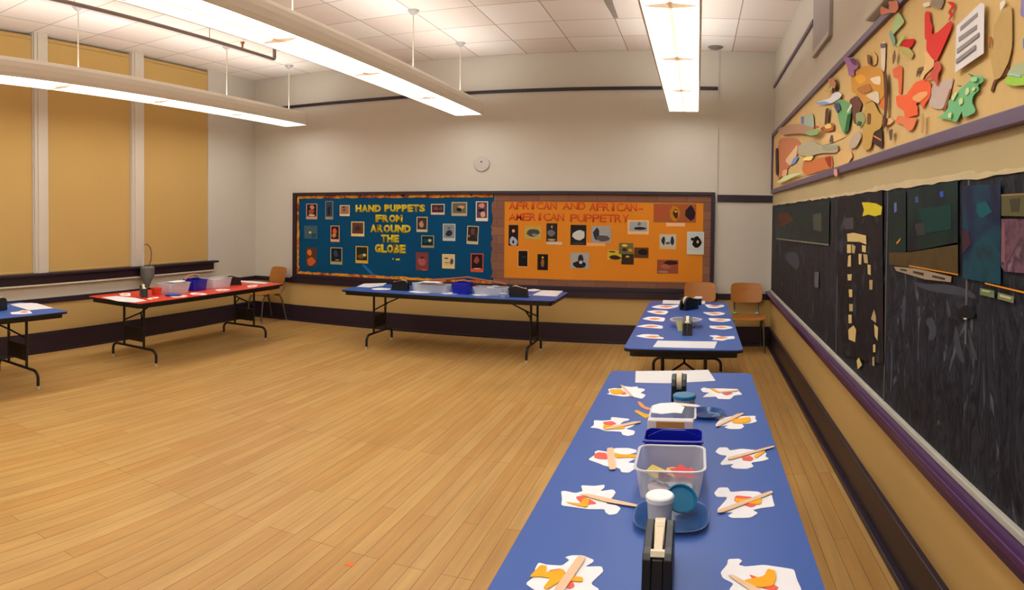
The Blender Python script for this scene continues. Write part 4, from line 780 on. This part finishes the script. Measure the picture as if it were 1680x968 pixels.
inbox(-.04, 2.155, TZ + .022, blob(.045), paper((240, 238, 228)), 'white paper cut-outs low in the large clear tub', .6, .12)
inbox(-.08, 2.20, TZ + .030, blob(.05), paper((236, 230, 232)), 'white paper layer in the middle of the large clear tub', 1.1, .1)
caddy((-.072, 2.415, TZ), .208, .12, .108, 0, 'cobalt blue caddy behind the large clear tub on nearest table')
tub((-.085, 2.72, TZ), .175, .20, .10, 'smaller clear tub behind the cobalt caddy on nearest table')
cbx = empty('craft_box', (-.088, 2.53, TZ)); tag(cbx, 'upright white box with tan front patch between cobalt caddy and smaller clear tub', 'box')
MB().box((-.085, -.02, 0), (.085, .02, .134), mat('grey_white_box', (214, 208, 210), .6)).build('box_body', cbx, .004)
MB().box((-.052, -.0215, .02), (.052, -.0201, .130), mat('tan_patch', (186, 138, 76), .6, noise=.1)).build('front_patch', cbx)
inbox(-.10, 2.76, TZ + .108, [(-.075, -.05), (-.03, -.06), (.02, -.045), (.05, -.05), (.06, .01), (.02, .055), (-.04, .045), (-.07, .02)], WHITEP, 'white bird cut-out lying on top of the smaller clear tub', 0, .15, 'paper cutout', 'bird_cutout')
inbox(-.01, 2.80, TZ + .112, [(-.085, .02), (-.03, .012), (.02, 0), (.035, -.012), (.02, -.022), (-.03, -.016), (-.07, -.002)], paper((238, 226, 212)), 'cream paper shape across the smaller clear tub', 0, .1)
ZC = lambda x, y: (1020 + x / 6.05, 600 + y / 6.05)
pxflat('paper_piece', ZC, [(158, 355), (185, 360), (215, 385), (228, 405), (297, 428), (297, 442), (240, 435), (190, 410), (168, 385)], ORGP, 0, 'orange paper spoon shape left of the smaller clear tub on nearest table', 'paper piece')
pxflat('paper_piece', ZC, [(122, 452), (150, 440), (240, 483), (300, 483), (240, 526)], YEL, 0, 'amber bent paper arm left of the smaller clear tub on nearest table', 'paper piece')
pxflat('paper_piece', ZC, [(730, 485), (795, 435), (848, 455), (770, 492)], REDP, 0, 'coral pink paper tail right of the smaller clear tub on nearest table', 'paper piece')
d = empty('round_dish', (.055, 2.99, TZ)); tag(d, 'dark blue translucent round dish beside the teal-lidded jar', 'dish')
MB().lathe([(.06, 0), (.082, .02), (.078, .02), (.056, .004)], DISH, seg=32).build('dish_body', d)
cup((-.045, 3.03, TZ), .046, .048, .085, mat('frosted_jar', (186, 196, 204), .3, alpha=.6), 'clear jar with a teal lid on the nearest table', 'jar', TEAL, 'craft_jar')
tape_dispenser((-.075, 3.30, TZ), PI, 'black tape dispenser behind the teal-lidded jar on nearest table')

# second blue table in line
B5 = lambda x, y: (1000 + x / 5.379, 440 + y / 5.379)
drow = [
 ('left row, farthest', [(365, 342), (440, 325), (530, 330), (615, 322), (600, 345), (520, 360), (420, 355)]),
 ('left row, second from far', [(322, 382), (400, 372), (500, 375), (522, 385), (490, 412), (400, 402)]),
 ('left row, middle', [(285, 448), (340, 430), (420, 430), (492, 440), (480, 472), (380, 465)]),
 ('left row, second from near', [(230, 515), (310, 500), (370, 495), (472, 510), (468, 535), (360, 528)]),
 ('left row, nearest', [(225, 600), (300, 583), (435, 588), (440, 605), (482, 615), (470, 625), (330, 618)]),
 ('right row, farthest', [(838, 322), (880, 320), (930, 332), (1000, 322), (1018, 338), (940, 355), (870, 350)]),
 ('right row, second from far', [(820, 388), (900, 392), (960, 385), (1025, 400), (1000, 412), (910, 420), (860, 408)]),
 ('right row, middle', [(870, 440), (960, 445), (1065, 448), (1070, 465), (1000, 475), (890, 466)]),
 ('right row, second from near', [(878, 508), (940, 510), (1020, 508), (1085, 518), (1080, 532), (1000, 543), (890, 530)]),
 ('right row, nearest', [(875, 595), (940, 592), (990, 605), (1100, 600), (1106, 622), (1040, 628), (1000, 642), (900, 632), (925, 615)]),
]
for wh, pts in drow:
    pxflat('bird_cutout', B5, pts, WHITEP, 0, 'white bird cut-out on the second blue table in line, ' + wh, 'paper cutout', 'bird cut-outs on the second table')
    xs = [p[0] for p in pts]; ys = [p[1] for p in pts]; cx = sum(xs) / len(xs); cy = sum(ys) / len(ys); wx = (max(xs) - min(xs)) * .28; wy = (max(ys) - min(ys)) * .22
    pxflat('paper_piece', B5, [(cx - wx, cy), (cx, cy - wy), (cx + wx, cy), (cx, cy + wy)], ORGP, 1, 'orange paper piece on cut-out of second blue table, ' + wh, 'paper piece', 'orange paper pieces on the second table')
pxflat('paper_sheet', B5, [(425, 640), (952, 648), (925, 708), (382, 696)], SHEET, 0, 'white paper sheet at the near end of the second blue table', 'paper')
pxflat('paper_sheet', B5, [(472, 283), (845, 290), (840, 318), (466, 315)], SHEET, 0, 'white paper sheet at the far end of the second blue table', 'paper')
def at(u, v, z=TZ): x, y = on_z(u, v, z); return (x, y, z)
x, y, _ = at(1125, 551); tape_dispenser((x + .01, y + .115, TZ), 0, 'black tape dispenser in front of the ring dish on the second blue table')
x, y, _ = at(1130, 508); tape_dispenser((x, y + .02, TZ), PI * .8, 'black tape dispenser behind the ring dish on the second blue table')
x, y, _ = at(1136, 497); cup((x + .06, 6.76, TZ), .03, .036, .08, BLACK, 'small black cup with white top at far end of the second blue table', 'cup', mat('white_lid', (240, 240, 240), .35))
x, y, _ = at(1126, 528); d = empty('ring_bowl', (x - .0, 5.42, TZ)); tag(d, 'clear plastic ring bowl on the second blue table', 'bowl')
MB().lathe([(.08, 0), (.125, .06), (.115, .06), (.074, .004)], CLEAR, seg=36).build('bowl_body', d)
MB().lathe([(.105, .058), (.128, .058), (.128, .064), (.105, .064), (.105, .058)], CLEARE, seg=36).build('bowl_rim', d)
cup((x - .025, 5.22, TZ), .035, .045, .075, mat('pale_yellow_cup', (222, 214, 140), .5, alpha=.9), 'pale yellow cup in front of clear ring bowl')

# red table by the windows
def rowset(where, items, level=0):
    pass
A7 = lambda x, y: (120 + x / 4.667, 400 + y / 4.667)
pxflat('paper_sheet', A7, [(220, 410), (330, 400), (480, 415), (565, 435), (470, 450), (340, 440)], SHEET, 0, 'white paper sheet at near end of the red table', 'paper')
pxflat('paper_sheet', A7, [(1250, 285), (1350, 284), (1495, 298), (1470, 305), (1340, 300)], SHEET, 0, 'white paper sheet at far end of the red table', 'paper')
reds = [('nearest the camera', [(350, 385), (380, 378), (440, 378), (440, 400), (370, 400)]), ('in front of nearest tape dispenser', [(562, 422), (600, 410), (660, 408), (640, 418), (590, 428)]), ('front row, second', [(735, 398), (800, 390), (880, 398), (840, 410), (760, 410)]), ('front row, third', [(890, 380), (940, 372), (1035, 385), (1000, 393), (910, 390)]), ('front row, fourth', [(1085, 352), (1130, 346), (1210, 350), (1170, 360), (1110, 362)]), ('farthest, in front of end sheet', [(1328, 325), (1360, 316), (1420, 316), (1390, 330), (1345, 334)])]
for wh, pts in reds:
    pxflat('bird_cutout', A7, pts, WHITEP, 0, 'white bird cut-out on red table, ' + wh, 'paper cutout', 'bird cut-outs on the red table')
    xs = [p[0] for p in pts]; ys = [p[1] for p in pts]; cx = sum(xs) / len(xs); cy = sum(ys) / len(ys); wx = (max(xs) - min(xs)) * .3; wy = (max(ys) - min(ys)) * .25
    pxflat('paper_piece', A7, [(cx - wx, cy), (cx, cy - wy), (cx + wx, cy), (cx, cy + wy)], ORGP, 1, 'orange paper piece on cut-out of red table, ' + wh, 'paper piece', 'orange paper pieces on the red table')
ax = -5.22
tape_dispenser((ax + .03, 4.93, TZ), .9, 'black tape dispenser at the near end of the red table', 1.0)
tape_dispenser((ax, 6.45, TZ), 2.4, 'black tape dispenser at the far end of the red table', 1.0)
cup((ax + .02, 5.13, TZ), .045, .062, .085, mat('red_cup', (224, 70, 44), .4), 'red plastic cup right of nearest tape dispenser on red table')
tub((ax + .02, 5.40, TZ), .22, .34, .12, 'clear tub left of the blue caddy on the red table')
tub((ax + .02, 6.12, TZ), .22, .36, .12, 'clear tub right of the blue caddy on the red table')
caddy((ax + .02, 5.75, TZ), .23, .19, .135, PI / 2, 'cobalt blue caddy in the middle of the red table')
def heap(loc, label, cols, n=5, r=.05, ax='y'):
    for i in range(n):
        o = MB().prism(blob(r), XYZ, 0, .0015, paper(cols[i % len(cols)][0])).build('paper_piece')
        k = (i - (n - 1) / 2) * .055; o.location = (loc[0] + (k if ax == 'x' else 0), loc[1] + (k if ax == 'y' else 0), loc[2] + .0 + .016 * i); o.rotation_euler = (random.uniform(-.06, .06), random.uniform(-.06, .06), random.uniform(0, 3))
        tag(o, cols[i % len(cols)][1] + ' ' + label, 'paper piece')
heap((ax + .02, 5.40, TZ + .07), 'in the clear tub left of the caddy, red table', [((214, 190, 190), 'pink-grey paper shape low'), ((240, 240, 240), 'white paper shape topmost but one'), ((220, 170, 130), 'tan paper shape midway'), ((180, 180, 200), 'lilac paper shape')], 4)
heap((ax + .02, 6.12, TZ + .08), 'in the clear tub right of the caddy, red table', [((206, 196, 206), 'lavender paper shape'), ((236, 236, 240), 'white paper shape'), ((150, 180, 210), 'pale blue paper shape')], 3)
o = MB().lathe([(.07, 0), (.095, .015), (.09, .015), (.065, .003)], mat('blue_opaque_dish', (40, 84, 170), .4), seg=30).build('round_dish'); o.location = (ax + .2, 5.2, TZ); tag(o, 'blue round dish in front of red cup on the red table', 'dish')
def arch_stick(name, pts, r, m, label, cat):
    return tag(MB().tube(pts, r, m, 8).build(name), label, cat)
inbox(ax - .02, 5.50, TZ + .126, [(-.08, -.1), (.04, -.12), (.08, .02), (.03, .12), (-.05, .1)], WHITEP, 'white card piece lying over the left clear tub on the red table', .2, 0)
arch_stick('foam_strip', [(ax, 5.60, TZ + .145), (ax, 5.66, TZ + .18), (ax, 5.74, TZ + .195), (ax, 5.83, TZ + .175)], .012, paper((196, 130, 110)), 'pinkish curved strip arching over the blue caddy on the red table', 'craft strip')

# blue table before the bulletin board
T8 = lambda x, y: (560 + x / 4.421, 440 + y / 4.421)
pxflat('paper_sheet', T8, [(165, 112), (330, 108), (300, 128), (210, 140), (110, 135)], SHEET, 0, 'white paper sheet at left end of table before bulletin board', 'paper')
pxflat('paper_sheet', T8, [(1455, 160), (1610, 165), (1560, 205), (1385, 196)], SHEET, 0, 'white paper sheet at right end of table before bulletin board', 'paper')
bl = [('far left', [(215, 150), (280, 142), (365, 150), (340, 158), (240, 158)]), ('second from left', [(480, 170), (560, 162), (665, 168), (640, 180), (540, 180)]), ('third from left', [(720, 182), (780, 172), (865, 178), (850, 188), (760, 190)]), ('fourth from left', [(945, 190), (1010, 182), (1100, 188), (1060, 200), (970, 200)]), ('fifth from left', [(1200, 200), (1280, 194), (1380, 196), (1330, 206), (1230, 210)]), ('behind the right dispenser', [(1350, 155), (1400, 150), (1455, 160), (1400, 168), (1360, 166)])]
for wh, pts in bl:
    pxflat('bird_cutout', T8, pts, WHITEP, 0, 'white bird cut-out on table before bulletin board, ' + wh, 'paper cutout', 'bird cut-outs on the table before the bulletin board')
by_ = 7.08
tape_dispenser((-3.27, by_ - .02, TZ), -PI / 2, 'black tape dispenser at left of table before bulletin board', 1.0)
tape_dispenser((-1.86, by_ - .10, TZ), PI / 2, 'black tape dispenser at right of table before bulletin board', 1.0)
caddy((-2.53, by_, TZ), .20, .19, .13, 0, 'cobalt blue caddy in the middle of table before bulletin board')
tub((-2.86, by_, TZ), .36, .22, .09, 'clear tub left of the caddy, table before bulletin board')
tub((-2.20, by_, TZ), .36, .22, .09, 'clear tub right of the caddy, table before bulletin board')
heap((-2.86, by_, TZ + .075), 'in the clear tub left of caddy, table before bulletin board', [((150, 160, 120), 'olive paper shape'), ((206, 208, 214), 'grey paper shape'), ((226, 190, 180), 'pink paper shape')], 3, ax='x')
heap((-2.20, by_, TZ + .075), 'in the clear tub right of caddy, table before bulletin board', [((220, 196, 180), 'beige paper shape'), ((214, 214, 220), 'white paper shape'), ((180, 200, 226), 'pale blue paper shape')], 3, ax='x')
inbox(-2.93, by_ + .03, TZ + .1165, [(-.12, -.06), (.1, -.08), (.16, .02), (.06, .1), (-.08, .08)], WHITEP, 'white card bird on top of left clear tub, table before bulletin board', .1, 0, 'paper cutout', 'bird_cutout')
arch_stick('foam_strip', [(-2.95, by_ + .09, TZ + .136), (-2.72, by_ + .09, TZ + .16), (-2.5, by_ + .09, TZ + .19), (-2.3, by_ + .08, TZ + .16), (-2.1, by_ + .05, TZ + .14), (-2.03, by_ + .03, TZ + .129)], .012, paper((160, 92, 70)), 'long brown bent strip lying over the tubs before bulletin board', 'craft strip')
cup((-3.10, by_ + .05, TZ), .045, .055, .10, mat('frosted_grey_cup', (190, 206, 220), .4, alpha=.85), 'frosted pale cup right of the left tape dispenser')
cup((-2.0, by_ - .20, TZ), .03, .05, .05, mat('pale_blue_cup', (190, 216, 236), .4, alpha=.9), 'small pale blue cup left of the right tape dispenser')

# partly seen blue table at the left
C2 = lambda x, y: (x / 6.05, 440 + y / 6.05)
pxflat('paper_sheet', C2, [(100, 362), (190, 348), (310, 345), (370, 350), (530, 398), (420, 405), (290, 418)], SHEET, 0, 'white paper sheet on the blue table at the left edge', 'paper')
pxflat('bird_cutout', C2, [(98, 440), (180, 432), (220, 418), (290, 422), (325, 448), (230, 456), (120, 458)], WHITEP, 0, 'white bird cut-out on the blue table at the left edge', 'paper cutout')
pxflat('paper_piece', C2, [(185, 436), (240, 424), (290, 436), (240, 446)], ORGP, 1, 'orange paper piece on cut-out at the left edge table', 'paper piece')
pxflat('paper_scrap', C2, [(30, 365), (60, 368), (88, 378), (60, 382)], WHITEP, 0, 'small white paper scrap on the blue table at the left edge', 'paper scrap')
x, y, _ = at(-4, 510); tape_dispenser((x, y, TZ), .3, 'black tape dispenser cut off at the left edge', 1.0)

# ------------------------------------------------------------ chairs
def chair(loc, rz, label):
    t = empty('school_chair', loc, rz); tag(t, label, 'chair', 'plywood school chairs along the walls')
    # faces -y. seat
    m = MB(); n = 10; wd, dp = .20, .20
    def sheet(fn, nu, nv, th, mm):
        v = []; f = []
        for s in (0, 1):
            for i in range(nu + 1):
                for j in range(nv + 1): v.append(fn(i / nu, j / nv, s * th))
        st = (nu + 1) * (nv + 1)
        for i in range(nu):
            for j in range(nv):
                a = i * (nv + 1) + j; b = a + 1; c = a + nv + 2; d_ = a + nv + 1
                f.append((a, b, c, d_)); f.append((st + a, st + d_, st + c, st + b))
        bd = [i * (nv + 1) for i in range(nu + 1)] + [nu * (nv + 1) + j for j in range(1, nv + 1)] + [i * (nv + 1) + nv for i in range(nu - 1, -1, -1)] + [j for j in range(nv - 1, 0, -1)]
        for k in range(len(bd)): a, b = bd[k], bd[(k + 1) % len(bd)]; f.append((a, b, st + b, st + a))
        m_ = MB(); m_.add(v, f, mm, True); return m_
    def sup(u, v, p):    # square to rounded square
        a, b = 2 * u - 1, 2 * v - 1; q = (abs(a) ** p + abs(b) ** p) ** (1 / p) if (a or b) else 1; mx_ = max(abs(a), abs(b))
        k = mx_ / q if q else 1; return a * k, b * k
    def seat(u, v, s):
        a, b = sup(u, v, 6); return (a * .20, b * .20 - .01, .44 + s + .012 * a * a - .02 * max(0, -b - .55) ** 2 * 4)
    def back(u, v, s):
        a, b = sup(u, v, 6); return (a * .185, .205 + .03 * b - .03 * (1 - a * a) * -1 + s, .725 + b * .125)
    sheet(seat, 14, 14, .012, WOODC).build('seat', t); sheet(back, 14, 10, .012, WOODC).build('backrest', t)
    for sx in (-1, 1):
        leg = MB(); leg.tube([(sx * .185, -.20, .0), (sx * .17, -.155, .36), (sx * .165, -.12, .42), (sx * .16, -.05, .432)], .012, GREYM, 10); lg = leg.build('leg', t)
        MB().tube([(sx * .185, -.20, 0), (sx * .184, -.197, .025)], .015, mat('tan_glide', (176, 150, 110), .5)).build('glide', lg)
        leg = MB(); leg.tube([(sx * .185, .24, .0), (sx * .17, .17, .34), (sx * .165, .13, .42), (sx * .16, .05, .432)], .012, GREYM, 10); lg = leg.build('leg', t)
        MB().tube([(sx * .185, .24, 0), (sx * .184, .237, .025)], .015, mat('tan_glide', (176, 150, 110), .5)).build('glide', lg)
        MB().tube([(sx * .14, .06, .43), (sx * .14, .17, .45), (sx * .14, .225, .52), (sx * .14, .232, .70)], .010, GREYM, 10).build('back_post', t)
    MB().tube([(-.165, -.10, .428), (.165, -.10, .428)], .010, GREYM, 8).build('crossbar', t)
    return t
chair((.59, 7.77, 0), 0, 'plywood school chair in the right corner, its seat in view')
chair((.045, 7.80, 0), 0, 'plywood school chair mostly hidden behind the second blue table')
chair((-5.74, 7.84, 0), -.35, 'plywood school chair in the far left corner behind the red table')
for (u, v, c, n) in ((1206, 514, (110, 190, 90), 'green'), (1242, 514, (150, 170, 190), 'pale blue')):
    x, y = on_z(u, v, .47); o = MB().lathe([(.004, -.018), (.018, -.014), (.026, 0), (.018, .014), (.004, .018)], paper(c), seg=14).build('pom_pom'); o.location = (x, min(y, 7.86), .478); tag(o, 'small %s round blob on the seat of right corner chair' % n, 'pom-pom')

# grey clip fan-like hook lamp on the sill
gl = empty('hook_lamp', (-L + .13, 5.80, .70)); tag(gl, 'grey cone-shaped hanging thing with curved wire hook at the window sill', 'hanging lamp')
gm = mat('grey_cloth', (112, 114, 112), .6, noise=.15, scale=14)
MB().lathe([(.012, -.02), (.05, .08), (.088, .16), (.092, .27), (.08, .285), (.01, .285)], gm, seg=16).build('cone_shade', gl)
pts = [(0, .02, .28), (0, .06, .36), (0, .07, .46), (0, .05, .54), (0, 0, .585), (0, -.05, .58)]
MB().tube(pts, .006, mat('dark_wire', (70, 64, 58), .4), 8).build('wire_hook', gl)
MB().tube([(0, -.07, .29), (-.01, -.075, .36), (-.01, -.05, .42), (-.01, -.06, .52)], .012, mat('pale_cord', (190, 186, 178), .5), 8).build('cord', gl)

# orange paper scrap on floor, gummed spots
x, y = on_z(574, 927, 0); flat('paper_scrap', [(x - .02, y - .012), (x + .02, y - .008), (x + .018, y + .012), (x - .016, y + .016)], paper((236, 120, 60)), .0005, .001, 'tiny orange paper scrap on the wooden floor', 'paper scrap')
